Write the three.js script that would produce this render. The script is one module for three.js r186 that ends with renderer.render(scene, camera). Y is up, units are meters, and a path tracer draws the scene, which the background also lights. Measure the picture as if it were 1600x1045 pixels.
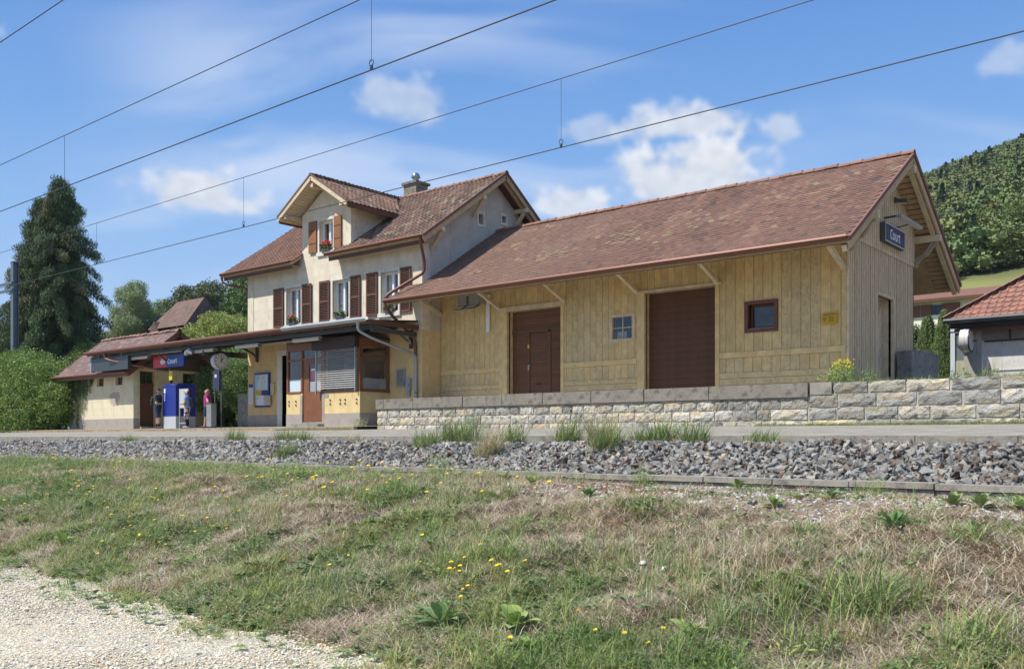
import * as THREE from 'three';
import { mergeGeometries } from 'three/addons/utils/BufferGeometryUtils.js';
import { ConvexGeometry } from 'three/addons/geometries/ConvexGeometry.js';
import { MarchingCubes } from 'three/addons/objects/MarchingCubes.js';

// Frame: X runs along the station front (to the right), Y up, the tracks and buildings lie at depth D = -z in front of the photographer.
const scene = new THREE.Scene();
const renderer = new THREE.WebGLRenderer({ antialias: true });
renderer.toneMapping = THREE.LinearToneMapping;
renderer.toneMappingExposure = 1.36;
renderer.shadowMap.enabled = true;

// ---------- camera: level, lens shifted upwards ----------
const TH = THREE.MathUtils.degToRad(50.45), FPX = 1427;
const camera = new THREE.PerspectiveCamera(2 * Math.atan(522.5 / FPX) * 180 / Math.PI, 1600 / 1045, 0.1, 4000);
camera.position.set(0, 1.7, 0);
camera.lookAt(-Math.cos(TH), 1.7, -Math.sin(TH));
camera.setViewOffset(1600, 1045, 0, -160.9, 1600, 1045);
scene.add(camera);

// ---------- noise and random ----------
function rand(seed) { let a = seed >>> 0; return () => { a = (a + 0x6D2B79F5) | 0; let t = Math.imul(a ^ (a >>> 15), 1 | a); t = (t + Math.imul(t ^ (t >>> 7), 61 | t)) ^ t; return ((t ^ (t >>> 14)) >>> 0) / 4294967296; }; }
const R = rand(20240817);
const rr = (a, b) => a + (b - a) * R();
function hash3(x, y, z) { let h = Math.imul(x, 374761393) ^ Math.imul(y, 668265263) ^ Math.imul(z, 2147483647 - 1274126177); h = Math.imul(h ^ (h >>> 13), 1274126177); return ((h ^ (h >>> 16)) >>> 0) / 4294967296; }
const sm = (t) => t * t * (3 - 2 * t), mix = (a, b, t) => a + (b - a) * t, cl = (x, a = 0, b = 1) => Math.min(b, Math.max(a, x));
const sstep = (a, b, x) => sm(cl((x - a) / (b - a)));
function n3(x, y, z) {
  const i = Math.floor(x), j = Math.floor(y), k = Math.floor(z), u = sm(x - i), v = sm(y - j), w = sm(z - k);
  const c = (a, b, d) => hash3(i + a, j + b, k + d);
  return mix(mix(mix(c(0, 0, 0), c(1, 0, 0), u), mix(c(0, 1, 0), c(1, 1, 0), u), v), mix(mix(c(0, 0, 1), c(1, 0, 1), u), mix(c(0, 1, 1), c(1, 1, 1), u), v), w);
}
function fbm(x, y, z = 0, o = 4) { let s = 0, a = 0.5, t = 0; for (let i = 0; i < o; i++) { s += a * n3(x, y, z + i * 17.3); t += a; a *= 0.5; x *= 2.03; y *= 2.03; z *= 2.03; } return s / t; }
// tiling noise for textures: u, v in 0..1, p cells per side
function tn(u, v, p, s) {
  const x = u * p, y = v * p, i = Math.floor(x), j = Math.floor(y), a = sm(x - i), b = sm(y - j), h = (q, w) => hash3(((q % p) + p) % p, ((w % p) + p) % p, s);
  return mix(mix(h(i, j), h(i + 1, j), a), mix(h(i, j + 1), h(i + 1, j + 1), a), b);
}
function tf(u, v, p, s, o = 4) { let r = 0, a = 0.5, t = 0; for (let i = 0; i < o; i++) { r += a * tn(u, v, p, s + i); t += a; a *= 0.55; p *= 2; } return r / t; }
// anisotropic tiling noise (different cells along u and v)
function ta(u, v, p, q, s) {
  const x = u * p, y = v * q, i = Math.floor(x), j = Math.floor(y), a = sm(x - i), b = sm(y - j), h = (m, w) => hash3(((m % p) + p) % p, ((w % q) + q) % q, s);
  return mix(mix(h(i, j), h(i + 1, j), a), mix(h(i, j + 1), h(i + 1, j + 1), a), b);
}

// ---------- sky: air and clouds ----------
const SUN = new THREE.Vector3(-0.358, 0.797, 0.487).normalize();
{
  const W = 2048, H = 1024, data = new Float32Array(W * H * 4);
  // cumulus: azimuth (degrees, atan2(z, x)), elevation, half width, half height, strength
  const cumulus = [[-148.6, 14.1, 4.6, 2.3, .95], [-136.6, 20.0, 3.8, 2.3, .55], [-119.0, 18.6, 5.0, 2.0, .95], [-118.2, 15.6, 7.4, 3.2, 1], [-126.1, 14.0, 3.2, 2.6, .9], [-118.9, 17.2, 3.2, 1.5, .9], [-116.6, 16.6, 2.6, 1.6, .85], [-113.0, 17.8, 1.5, 1.4, .6], [-100.6, 19.9, 2.2, 1.5, .45], [-124.6, 18.4, 3.4, 1.3, .45],
    [-165, 21, 6, 2.5, .8], [-80, 17, 5, 2.2, .9], [-62, 22, 7, 3, .9], [-30, 16, 6, 2.5, .9], [5, 20, 7, 3, .9], [40, 15, 6, 2.5, .9], [75, 22, 7, 3, .9], [115, 17, 6, 2.5, .9], [150, 21, 7, 3, .9]];
  const stops = [[0, .40, .53, .70], [6, .31, .465, .69], [12, .215, .385, .66], [18, .142, .302, .605], [25, .094, .23, .535], [40, .092, .21, .50], [90, .09, .19, .44]];
  for (let j = 0; j < H; j++) {
    const el = ((j + 0.5) / H - 0.5) * 180, ce = Math.cos(el * Math.PI / 180), y = Math.sin(el * Math.PI / 180);
    let k = 0; while (k < stops.length - 2 && el > stops[k + 1][0]) k++;
    const t = cl((el - stops[k][0]) / (stops[k + 1][0] - stops[k][0])), base = [1, 2, 3].map((c) => mix(stops[k][c], stops[k + 1][c], t));
    for (let i = 0; i < W; i++) {
      const az = ((i + 0.5) / W - 0.5) * 360, x = Math.cos(az * Math.PI / 180) * ce, z = Math.sin(az * Math.PI / 180) * ce;
      let [r, g, b] = base;
      if (el > -2) {
        // thin cirrus in streaks
        const q = 1 / (y + 0.22), px = x * q, pz = z * q, wx = fbm(px * 1.7, pz * 1.7, 3, 3) - .5;
        const s1 = fbm((px * .6 + pz * .8) * 7.5 + wx * 3.0, (pz * .6 - px * .8) * 1.8 + wx * 1.8, 7, 6), s2 = fbm(px * .9, pz * .9, 21, 3);
        const side = .30 + .70 * sstep(-112, -138, az < 0 ? az : az - 360);
        let c = sstep(.40, .74, s1) * sstep(.32, .66, s2) * .60 * side * sstep(0, 8, el);
        r = mix(r, .66, c); g = mix(g, .70, c); b = mix(b, .78, c);
        for (const [ca, cel, hw, hh, st] of cumulus) {
          let da = (az - ca); if (da > 180) da -= 360; if (da < -180) da += 360; da *= ce;
          const de = el - cel; if (Math.abs(da) > hw * 1.7 || Math.abs(de) > hh * 1.9) continue;
          const nn = fbm(x * 30, y * 44, z * 30, 6), n2 = fbm(x * 95 + 5, y * 130, z * 95, 5);
          const rad = Math.hypot(da / hw, de / (de < 0 ? hh * .75 : hh)), den = sstep(.36, .80, (1.02 - rad) * 1.05 + (nn - .5) * 1.05 + (n2 - .5) * .55 + .14) * st * (1 - sstep(1.05, 1.5, rad));
          const lit = .78 + .22 * cl((n2 - .35) * 1.6 + de / hh * .3), k2 = den * .88;
          r = mix(r, .70 * lit, k2); g = mix(g, .725 * lit, k2); b = mix(b, .77 * lit, k2);
        }
      } else { r = .30; g = .33; b = .34; }
      const o = (j * W + i) * 4; data[o] = r; data[o + 1] = g; data[o + 2] = b; data[o + 3] = 1;
    }
  }
  const sky = new THREE.DataTexture(data, W, H, THREE.RGBAFormat, THREE.FloatType);
  sky.mapping = THREE.EquirectangularReflectionMapping; sky.magFilter = sky.minFilter = THREE.LinearFilter; sky.colorSpace = THREE.LinearSRGBColorSpace; sky.needsUpdate = true;
  scene.background = sky; scene.environment = sky;
}
const sun = new THREE.DirectionalLight(new THREE.Color(1, 0.95, 0.86), 4.4);
sun.position.copy(SUN).multiplyScalar(120).add(new THREE.Vector3(-18, 2, -20)); sun.target.position.set(-18, 2, -20);
sun.castShadow = true; sun.shadow.mapSize.set(4096, 4096); sun.shadow.radius = 1;
Object.assign(sun.shadow.camera, { left: -60, right: 60, top: 50, bottom: -50, near: 1, far: 320 });
scene.add(sun, sun.target);

// ---------- textures ----------
function dataTex(n, fn, srgb = true) {
  const d = new Uint8Array(n * n * 4);
  for (let j = 0; j < n; j++) for (let i = 0; i < n; i++) { const c = fn((i + .5) / n, (j + .5) / n), o = (j * n + i) * 4; const v = c.length ? c : [c, c, c]; d[o] = 255 * cl(v[0]); d[o + 1] = 255 * cl(v[1]); d[o + 2] = 255 * cl(v[2]); d[o + 3] = 255; }
  const t = new THREE.DataTexture(d, n, n); t.wrapS = t.wrapT = THREE.RepeatWrapping; t.magFilter = THREE.LinearFilter; t.minFilter = THREE.LinearMipmapLinearFilter; t.generateMipmaps = true; if (srgb) t.colorSpace = THREE.SRGBColorSpace; t.needsUpdate = true; return t;
}
const rep = (t, a, b = a) => { const c = t.clone(); c.repeat.set(a, b); c.needsUpdate = true; return c; };
const T = {
  plaster: dataTex(512, (u, v) => { const a = tf(u, v, 4, 3, 5), s = ta(u, v, 24, 3, 9) * tf(u, v, 6, 15), k = .86 + .12 * a - .17 * sstep(.42, .8, s); return [k, k * (.985 + .015 * a), k * (.96 + .03 * a)]; }),
  fine: dataTex(256, (u, v) => tf(u, v, 32, 5, 3), false),
  coarse: dataTex(512, (u, v) => .55 * tf(u, v, 12, 31, 5) + .45 * Math.abs(tf(u, v, 22, 37, 3) * 2 - 1), false),
  wood: dataTex(512, (u, v) => { const g = .5 * ta(u, v, 90, 4, 3) + .3 * ta(u, v, 200, 7, 4) + .2 * ta(u, v, 30, 3, 5), w = tf(u, v, 5, 8, 5), peel = sstep(.60, .72, tf(u, v, 14, 17, 4)) * sstep(.5, .7, ta(u, v, 40, 6, 6)); const k = .85 + .07 * g + .20 * (w - .5); return [mix(k, .62, peel * .35), mix(k * .985, .60, peel * .35), mix(k * .96, .58, peel * .35)]; }),
  woodBump: dataTex(512, (u, v) => .6 * ta(u, v, 90, 4, 3) + .4 * ta(u, v, 200, 7, 4), false),
  stone: dataTex(512, (u, v) => { const a = tf(u, v, 5, 41, 5), y = sstep(.52, .72, tf(u, v, 6, 51, 4)), d = sstep(.54, .74, tf(u, v, 9, 61, 5)), w = sstep(.6, .75, tf(u, v, 16, 63, 4)); let c = [.80 + .2 * a, .79 + .2 * a, .77 + .19 * a]; c = [mix(c[0], .94, y * .6), mix(c[1], .84, y * .6), mix(c[2], .66, y * .6)]; c = c.map((q) => mix(q, .42, d * .62)); return c.map((q) => mix(q, .98, w * .5)); }),
  concrete: dataTex(512, (u, v) => { const a = tf(u, v, 6, 71, 5), sp = sstep(.66, .76, tn(u, v, 110, 75)), dk = sstep(.52, .75, tf(u, v, 7, 77, 5)); const k = mix(.72 + .22 * a, .50, dk * .55); return [mix(k, 1, sp * .5), mix(k * .985, .98, sp * .5), mix(k * .95, .94, sp * .5)]; }),
  asphalt: dataTex(512, (u, v) => { const a = tf(u, v, 5, 81, 5), s = tn(u, v, 128, 83), q = tn(u, v, 64, 85); const k = .70 + .22 * a + .18 * (s - .5) + .12 * (q - .5); return [k, k * .985, k * .955]; }),
  gravel: dataTex(1024, (u, v) => { const a = tf(u, v, 6, 91, 4), s = tn(u, v, 180, 93), q = tn(u, v, 90, 95), w = tn(u, v, 250, 96); const k = .66 + .16 * a + .26 * (s - .5) + .20 * (q - .5) + .12 * (w - .5), y = tf(u, v, 10, 97, 3); return [k, k * (.955 + .03 * y), k * (.83 + .10 * y)]; }),
  gravelBump: dataTex(1024, (u, v) => .5 * tn(u, v, 180, 93) + .3 * tn(u, v, 90, 95) + .2 * tn(u, v, 250, 96), false),
  metal: dataTex(256, (u, v) => { const k = .84 + .16 * tf(u, v, 8, 101, 4); return [k, k, k]; }),
};
// ---------- materials ----------
const col = (r, g, b) => new THREE.Color().setRGB(r, g, b);
function M(c, rough = .85, o = {}) { const m = new THREE.MeshStandardMaterial({ color: Array.isArray(c) ? col(...c) : c, roughness: rough, ...o }); return m; }
const MP = { map: T.plaster, bumpMap: T.fine, bumpScale: .002 };
const mat = {
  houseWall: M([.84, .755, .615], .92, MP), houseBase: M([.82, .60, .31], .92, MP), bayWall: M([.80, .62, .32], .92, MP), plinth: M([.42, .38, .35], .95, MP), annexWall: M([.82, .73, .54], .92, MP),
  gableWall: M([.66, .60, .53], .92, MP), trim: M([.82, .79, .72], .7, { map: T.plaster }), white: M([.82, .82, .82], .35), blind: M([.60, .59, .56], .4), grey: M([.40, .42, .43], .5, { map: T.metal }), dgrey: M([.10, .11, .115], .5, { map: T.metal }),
  copper: M([.20, .075, .040], .45, { map: T.metal, metalness: .15 }), zinc: M([.42, .45, .46], .42, { map: T.metal, metalness: .35 }), steel: M([.075, .068, .062], .5, { map: T.metal }), black: M([.02, .02, .02], .6),
  brown: M([.16, .066, .030], .6, { map: T.wood, bumpMap: T.woodBump, bumpScale: .002 }), shutter: M([.155, .066, .042], .6, { map: T.wood }), shutterLight: M([.36, .155, .062], .6, { map: T.wood, bumpMap: T.woodBump, bumpScale: .002 }),
  frameWood: M([.27, .105, .045], .45, { map: T.wood }), redWood: M([.20, .058, .034], .45, { map: T.wood }), cream: M([.58, .475, .305], .8, { map: T.wood, bumpMap: T.woodBump, bumpScale: .002 }), creamLight: M([.84, .71, .50], .8, { map: T.wood }),
  soffit: M([.66, .48, .30], .8, { map: T.wood }), gableWood: M([.46, .39, .30], .85, { map: T.wood, bumpMap: T.woodBump, bumpScale: .002 }),
  concrete: M([.43, .41, .37], .92, { map: rep(T.concrete, .8), bumpMap: T.fine, bumpScale: .004 }), coping: M([.33, .305, .275], .92, { map: rep(T.concrete, .9), bumpMap: T.fine, bumpScale: .006 }), mortar: M([.68, .66, .61], .95, { map: T.concrete }),
  asphalt: M([.47, .44, .39], .95, { map: rep(T.asphalt, .6), bumpMap: rep(T.fine, 4), bumpScale: .006 }), paving: M([.54, .51, .45], .95, { map: rep(T.asphalt, .7) }), yard: M([.46, .43, .37], 1, { map: rep(T.gravel, .7) }),
  glass: new THREE.MeshPhysicalMaterial({ color: 0xffffff, roughness: .02, transmission: 1, thickness: 0, ior: 1.5 }), room: M([.16, .14, .12], .95), roomPale: M([.40, .38, .34], .95),
  blue: M([.012, .028, .23], .35), signBlue: M([.014, .04, .22], .3), red: M([.42, .022, .020], .3), yellow: M([.72, .52, .04], .5), lampGlass: M([.62, .60, .50], .4), rust: M([.16, .07, .035], .7, { map: T.concrete }),
};
const creams = [[1, 1, 1], [.93, .92, .90], [1.04, 1.02, .98], [.97, .93, .86], [.88, .86, .84]].map((k) => { const m = mat.cream.clone(); m.color = col(.91 * k[0], .71 * k[1], .375 * k[2]); return m; });
const stainTex = dataTex(512, (u, v) => { const w = tf(u, v, 5, 8, 5), d = sstep(.50, .72, tf(u, v, 6, 131, 5)), s = sstep(.62, .74, tf(u, v, 30, 135, 3)) * sstep(.42, .6, tf(u, v, 5, 137, 3)), g = .6 * ta(u, v, 90, 4, 3) + .4 * ta(u, v, 200, 7, 4); let k = .84 + .08 * g + .2 * (w - .5); k = mix(k, .66, d * .30); k = mix(k, .50, s * .38); return [k, k * .985, k * .955]; });
const stained = [[1, 1, 1], [.93, .93, .94]].map((k) => { const m = mat.cream.clone(); m.map = stainTex; m.color = col(.88 * k[0], .70 * k[1], .395 * k[2]); return m; });
const gables = [[1, 1, 1], [.9, .9, .9], [1.05, 1.03, 1], [.95, .92, .88]].map((k) => { const m = mat.gableWood.clone(); m.color = col(.88 * k[0], .725 * k[1], .52 * k[2]); return m; });
const browns = [[1, 1, 1], [.88, .9, .92], [1.1, 1.06, 1.0]].map((k) => { const m = mat.brown.clone(); m.color = col(.205 * k[0], .088 * k[1], .038 * k[2]); return m; });

// ---------- builders ----------
const taken = {};
function numbered(n) { if (!(n in taken)) { taken[n] = 0; return n; } return n + '_' + String(++taken[n]).padStart(3, '0'); }
function shade(o) { o.traverse((c) => { if (c.isMesh) { c.castShadow = true; c.receiveShadow = true; } }); return o; }
function thing(name, label, category, [x, y, d], group) {
  const g = new THREE.Group(); g.name = numbered(name); g.position.set(x, y, -d); g.userData = { label, category }; if (group) g.userData.group = group; g._base = g.position.clone(); scene.add(g); return g;
}
function structure(name, geo, m) { const o = new THREE.Mesh(geo, m); o.name = numbered(name); o.userData.kind = 'structure'; o.castShadow = o.receiveShadow = true; scene.add(o); return o; }
// geometry is given in world coordinates; a part of a thing is shifted by the thing's base
function part(p, name, geo, m, label) {
  const o = new THREE.Mesh(geo, m); o.name = name; o.castShadow = o.receiveShadow = true; if (label) o.userData.label = label;
  if (p._base) o.position.copy(p._base).negate(); p.add(o); return o;
}
function boxUV(g, ox = 0, oy = 0) {
  if (g.index) g = g.toNonIndexed();
  const p = g.attributes.position, n = p.count, uv = new Float32Array(n * 2), A = new THREE.Vector3(), Bv = new THREE.Vector3(), C = new THREE.Vector3();
  for (let i = 0; i < n; i += 3) {
    A.fromBufferAttribute(p, i); Bv.fromBufferAttribute(p, i + 1).sub(A); C.fromBufferAttribute(p, i + 2).sub(A); C.crossVectors(Bv, C);
    const ax = Math.abs(C.x), ay = Math.abs(C.y), az = Math.abs(C.z);
    for (let k = 0; k < 3; k++) { const x = p.getX(i + k), y = p.getY(i + k), z = p.getZ(i + k); let u, v; if (ax >= ay && ax >= az) { u = z; v = y; } else if (ay >= az) { u = x; v = z; } else { u = x; v = y; } uv[(i + k) * 2] = u + ox; uv[(i + k) * 2 + 1] = v + oy; }
  }
  g.setAttribute('uv', new THREE.BufferAttribute(uv, 2)); return g;
}
function bxg(x0, x1, y0, y1, d0, d1) { const g = new THREE.BoxGeometry(x1 - x0, y1 - y0, d1 - d0); g.translate((x0 + x1) / 2, (y0 + y1) / 2, -(d0 + d1) / 2); return boxUV(g, R() * 7, R() * 7); }
const box = (p, name, m, x0, x1, y0, y1, d0, d1, label) => part(p, name, bxg(x0, x1, y0, y1, d0, d1), m, label);
const merge = (list) => mergeGeometries(list.map((g) => { let q = g.index ? g.toNonIndexed() : g; for (const k of Object.keys(q.attributes)) if (!['position', 'normal', 'uv'].includes(k)) q.deleteAttribute(k); return q; }));
function shape(pts, holes = []) { const s = new THREE.Shape(pts.map(([a, b]) => new THREE.Vector2(a, b))); for (const h of holes) s.holes.push(new THREE.Path(h.map(([a, b]) => new THREE.Vector2(a, b)))); return s; }
const rect = (x0, x1, y0, y1) => [[x0, y0], [x1, y0], [x1, y1], [x0, y1]];
// outline in (X, Y), solid between depths d0 and d1
function prismXY(pts, d0, d1, holes) { const g = new THREE.ExtrudeGeometry(shape(pts, holes), { depth: d1 - d0, bevelEnabled: false }); g.translate(0, 0, -d1); return boxUV(g, R() * 5, R() * 5); }
// outline in (D, Y), solid between x0 and x1
function prismDY(pts, x0, x1, holes) { const g = new THREE.ExtrudeGeometry(shape(pts, holes), { depth: x1 - x0, bevelEnabled: false }); g.applyMatrix4(new THREE.Matrix4().set(0, 0, 1, x0, 0, 1, 0, 0, -1, 0, 0, 0, 0, 0, 0, 1)); return boxUV(g, R() * 5, R() * 5); }
const V = (x, y, d) => new THREE.Vector3(x, y, -d);
function beamg(a, b, w, h, roll = 0) {
  const dir = b.clone().sub(a), L = dir.length(); dir.normalize(); let up = new THREE.Vector3(0, 1, 0); if (Math.abs(dir.y) > .99) up.set(0, 0, 1);
  const s = new THREE.Vector3().crossVectors(up, dir).normalize(); up.crossVectors(dir, s);
  const g = new THREE.BoxGeometry(w, h, L); if (roll) g.rotateZ(roll); g.applyMatrix4(new THREE.Matrix4().makeBasis(s, up, dir).setPosition(a.clone().add(b).multiplyScalar(.5))); return boxUV(g, R() * 5, R() * 5);
}
function tubeg(pts, r, seg = 8, smooth = 0) {
  let c; if (smooth) c = new THREE.CatmullRomCurve3(pts, false, 'catmullrom', smooth); else { c = new THREE.CurvePath(); for (let i = 1; i < pts.length; i++) c.add(new THREE.LineCurve3(pts[i - 1], pts[i])); }
  return new THREE.TubeGeometry(c, smooth ? pts.length * 6 : (pts.length - 1) * 2, r, seg, false);
}
// bent pipe: rounded corners
function pipeg(pts, r, bend = .15, seg = 10) {
  const q = [pts[0]]; for (let i = 1; i < pts.length - 1; i++) { const a = pts[i - 1], b = pts[i], c = pts[i + 1], e = Math.min(bend, b.distanceTo(a) * .45, b.distanceTo(c) * .45); const p0 = b.clone().lerp(a, e / b.distanceTo(a)), p1 = b.clone().lerp(c, e / b.distanceTo(c)); for (let k = 0; k <= 4; k++) { const t = k / 4; q.push(p0.clone().multiplyScalar((1 - t) ** 2).addScaledVector(b, 2 * t * (1 - t)).addScaledVector(p1, t * t)); } } q.push(pts[pts.length - 1]);
  const path = new THREE.CurvePath(); for (let i = 1; i < q.length; i++) path.add(new THREE.LineCurve3(q[i - 1], q[i])); return new THREE.TubeGeometry(path, q.length * 3, r, seg, false);
}
function canvasTex(w, h, draw) { const c = document.createElement('canvas'); c.width = w; c.height = h; draw(c.getContext('2d'), w, h); const t = new THREE.CanvasTexture(c); t.colorSpace = THREE.SRGBColorSpace; return t; }
// ================= ground, hill, path, bank =================
function gridGeo(xs, ds, fy, uvs = 1, color) {
  const nx = xs.length, nd = ds.length, pos = new Float32Array(nx * nd * 3), uv = new Float32Array(nx * nd * 2), cc = color && new Float32Array(nx * nd * 3), idx = [];
  for (let j = 0; j < nd; j++) for (let i = 0; i < nx; i++) { const k = j * nx + i; pos.set([xs[i], fy(xs[i], ds[j]), -ds[j]], k * 3); uv.set([xs[i] * uvs, ds[j] * uvs], k * 2); if (cc) cc.set(color(xs[i], ds[j]), k * 3); if (i && j) { const a = k - nx - 1, b = k - nx, c = k - 1; idx.push(a, b, c, b, k, c); } }
  const g = new THREE.BufferGeometry(); g.setAttribute('position', new THREE.BufferAttribute(pos, 3)); g.setAttribute('uv', new THREE.BufferAttribute(uv, 2)); if (cc) g.setAttribute('color', new THREE.BufferAttribute(cc, 3)); g.setIndex(idx); g.computeVertexNormals(); return g;
}
const range = (a, b, s) => { const r = []; const n = Math.max(1, Math.round((b - a) / s)); for (let i = 0; i <= n; i++) r.push(a + (b - a) * i / n); return r; };
const lerpTab = (t, x) => { if (x <= t[0][0]) return t[0][1]; for (let i = 1; i < t.length; i++) if (x <= t[i][0]) { const u = (x - t[i - 1][0]) / (t[i][0] - t[i - 1][0]); return mix(t[i - 1][1], t[i][1], u); } return t[t.length - 1][1]; };
const groundY = (x, d) => lerpTab([[-1e4, -.35], [4, -.35], [11.3, .55], [15.5, .9], [24, 1.6], [25, 1.8], [60, 1.9], [1e5, 1.9]], d);
structure('ground', gridGeo([-2500, -800, -300, -120, -60, -30, 0, 30, 120, 300, 800, 2500], [-400, -50, 0, 4, 11.3, 15.5, 24, 25, 60, 200, 800, 3000], groundY), M([.16, .17, .07], 1, { map: rep(T.gravel, .3) }));

function hillY(x, d) {
  const a = x / d, crest = a > -.278 ? 125 + (a + .278) * 120 : 125;
  const up = d < 135 ? mix(0, 22, Math.pow(cl((d - 55) / 80), 1.25)) : 22 + (crest - 22) * Math.pow(cl((d - 135) / 365), .92);
  const back = d > 500 ? 1 - sstep(500, 900, d) * .8 : 1;
  return 1.95 + up * back * sstep(-.62, -.295, a) + (d > 130 ? (fbm(x * .012, d * .012, 4, 3) - .5) * 10 * sstep(130, 220, d) : 0) - (d < 58 ? .3 : 0);
}
structure('hill', gridGeo(range(-420, 330, 6), range(56, 900, 6), hillY, .2, (x, d) => { const n = fbm(x * .05, d * .05, 9, 4), f = sstep(128, 138, d + (n - .5) * 16); const g = [mix(.15, .24, n), mix(.20, .215, n), mix(.05, .07, n)]; return [mix(g[0], .05, f), mix(g[1], .07, f), mix(g[2], .025, f)]; }), M([1, 1, 1], 1, { vertexColors: true }));

const edgeN = (x) => (fbm(x * .55, 2.2, 5, 4) - .5) * 1.5;
const bankProfile = [[0, -.5], [4.0, -.12], [4.6, -.01], [6, .30], [7.5, .65], [9, .94], [10, 1.0], [11.4, 1.03], [12, 1.03]];
function bankY(x, d) {
  const de = d - edgeN(x) * (1 - sstep(5.5, 8, d)) * .7 - (x < -8 ? .35 * sstep(-8, -13, x) * (1 - sstep(6, 9, d)) : 0);
  return lerpTab(bankProfile, de) + ((fbm(x * .9, d * .9, 2, 3) - .5) * .24 + (fbm(x * 3.2, d * 3.2, 6, 3) - .5) * .12) * sstep(4.6, 6, d) * (1 - .7 * sstep(9.5, 10.6, d));
}
// how green a spot is (0 bare straw .. 1 lush) and how gravelly
function green(x, d) {
  const n = fbm(x * .42 + 3, d * .55, 11, 4), m = fbm(x * 1.3, d * 1.5, 13, 3);
  let g = (n - .5) * 2.8 + (m - .5) * 2.6 + .30;
  g += .30 * sstep(-8, -16, x) + .25 * (1 - sstep(5.2, 6.6, d)) - .42 * sstep(-9, -5, x) * sstep(6.8, 7.6, d) * (1 - sstep(9.2, 9.8, d));
  g += .35 * sstep(-10, -14, x) * sstep(9.4, 10.2, d);
  return cl(g);
}
function gravelly(x, d) { return cl(1.15 * sstep(8.9, 9.8, d + (fbm(x * 1.1, d * 1.1, 15, 3) - .5) * 2.2) * sstep(-11, -6.5, x + (fbm(x * .7, d, 16, 2) - .5) * 4)); }
const mossy = (x, d) => sstep(-10, -6, x) * sstep(.46, .58, fbm(x * 1.3, d * 2.6, 18, 4)) * sstep(9.4, 10.2, d);
const thatch = dataTex(1024, (u, v) => { const w = tf(u, v, 9, 111, 4), s = ta(u, v, 220, 60, 113), q = ta(u + w * .05, v, 70, 240, 115), f = tn(u, v, 256, 117); const k = .52 + .20 * w + .24 * (s - .5) + .24 * (q - .5) + .18 * (f - .5); return [k, k * (.90 + .06 * w), k * (.76 + .08 * w)]; });
structure('grass_bank', gridGeo(range(-80, 12, .12), range(2.2, 11.42, .09), bankY, .8, (x, d) => {
  const gv = gravelly(x, d), ms = mossy(x, d), n = fbm(x * 3, d * 3, 19, 3), g = green(x, d);
  let c = [mix(.50, .74, n), mix(.41, .62, n), mix(.34, .50, n)]; c = [mix(c[0], .40, g * .6), mix(c[1], .40, g * .6), mix(c[2], .22, g * .6)];
  c = [mix(c[0], .86, gv * .8), mix(c[1], .84, gv * .8), mix(c[2], .84, gv * .8)]; return [mix(c[0], .46, ms), mix(c[1], .17, ms), mix(c[2], .07, ms)];
}), M([1, .97, .93], 1, { map: thatch, vertexColors: true, bumpMap: T.gravelBump, bumpScale: .02 }));
structure('gravel_path', gridGeo(range(-60, 12, .25), range(-8, 6.5, .25), (x, d) => (fbm(x * 1.2, d * 1.2, 8, 3) - .5) * .03, .55), M([.98, .94, .88], 1, { map: T.gravel, bumpMap: T.gravelBump, bumpScale: .02 }));

// ================= instanced scatter helper =================
const _m = new THREE.Matrix4(), _q = new THREE.Quaternion(), _e = new THREE.Euler(), _s = new THREE.Vector3(), _p = new THREE.Vector3();
function instanced(name, geo, m, list, parent) { // list of [x, y, z, rx, ry, rz, sx, sy, sz, color]
  const o = new THREE.InstancedMesh(geo, m, list.length), c = new THREE.Color();
  list.forEach((a, i) => { _m.compose(_p.set(a[0], a[1], a[2]), _q.setFromEuler(_e.set(a[3], a[4], a[5], 'YXZ')), _s.set(a[6], a[7], a[8])); o.setMatrixAt(i, _m); if (a[9]) o.setColorAt(i, c.setRGB(...a[9])); });
  o.name = parent ? name : numbered(name); o.userData.kind = 'stuff'; o.castShadow = o.receiveShadow = true;
  if (parent) { if (parent._base) o.position.copy(parent._base).negate(); parent.add(o); } else scene.add(o); return o;
}
const jit = (c, a) => { const k = 1 + rr(-a, a); return [c[0] * k * (1 + rr(-a, a) * .5), c[1] * k, c[2] * k * (1 + rr(-a, a) * .5)]; };
const jg = (c, a) => { const k = 1 + rr(-a, a), h = rr(-.035, .035); return [c[0] * k * (1 + h), c[1] * k, c[2] * k * (1 - h)]; };
function stoneGeo(seed, sq = .75) { const r = rand(seed), g0 = new THREE.IcosahedronGeometry(.5, 0), g = g0.index ? g0.toNonIndexed() : g0, p = g.attributes.position, mp = {}; for (let i = 0; i < p.count; i++) { const k = [p.getX(i), p.getY(i), p.getZ(i)].map((v) => v.toFixed(3)).join(); mp[k] ??= .72 + r() * .5; p.setXYZ(i, p.getX(i) * mp[k] * 1.1, p.getY(i) * mp[k] * sq, p.getZ(i) * mp[k] * .9); } g.computeVertexNormals(); return boxUV(g); }
const inView = (x, d, m = .12) => { const f = -Math.cos(TH) * x + Math.sin(TH) * d, r = Math.sin(TH) * x + Math.cos(TH) * d; return f > .5 && Math.abs(r / f) < .561 + m; };

function chunk(seed) { const r = rand(seed), pts = []; for (let i = 0; i < 11; i++) pts.push(new THREE.Vector3((r() - .5) * 1.25, (r() - .5) * .85, (r() - .5)).multiplyScalar(.85 + r() * .3)); const g = new ConvexGeometry(pts); return boxUV(g); }
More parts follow.
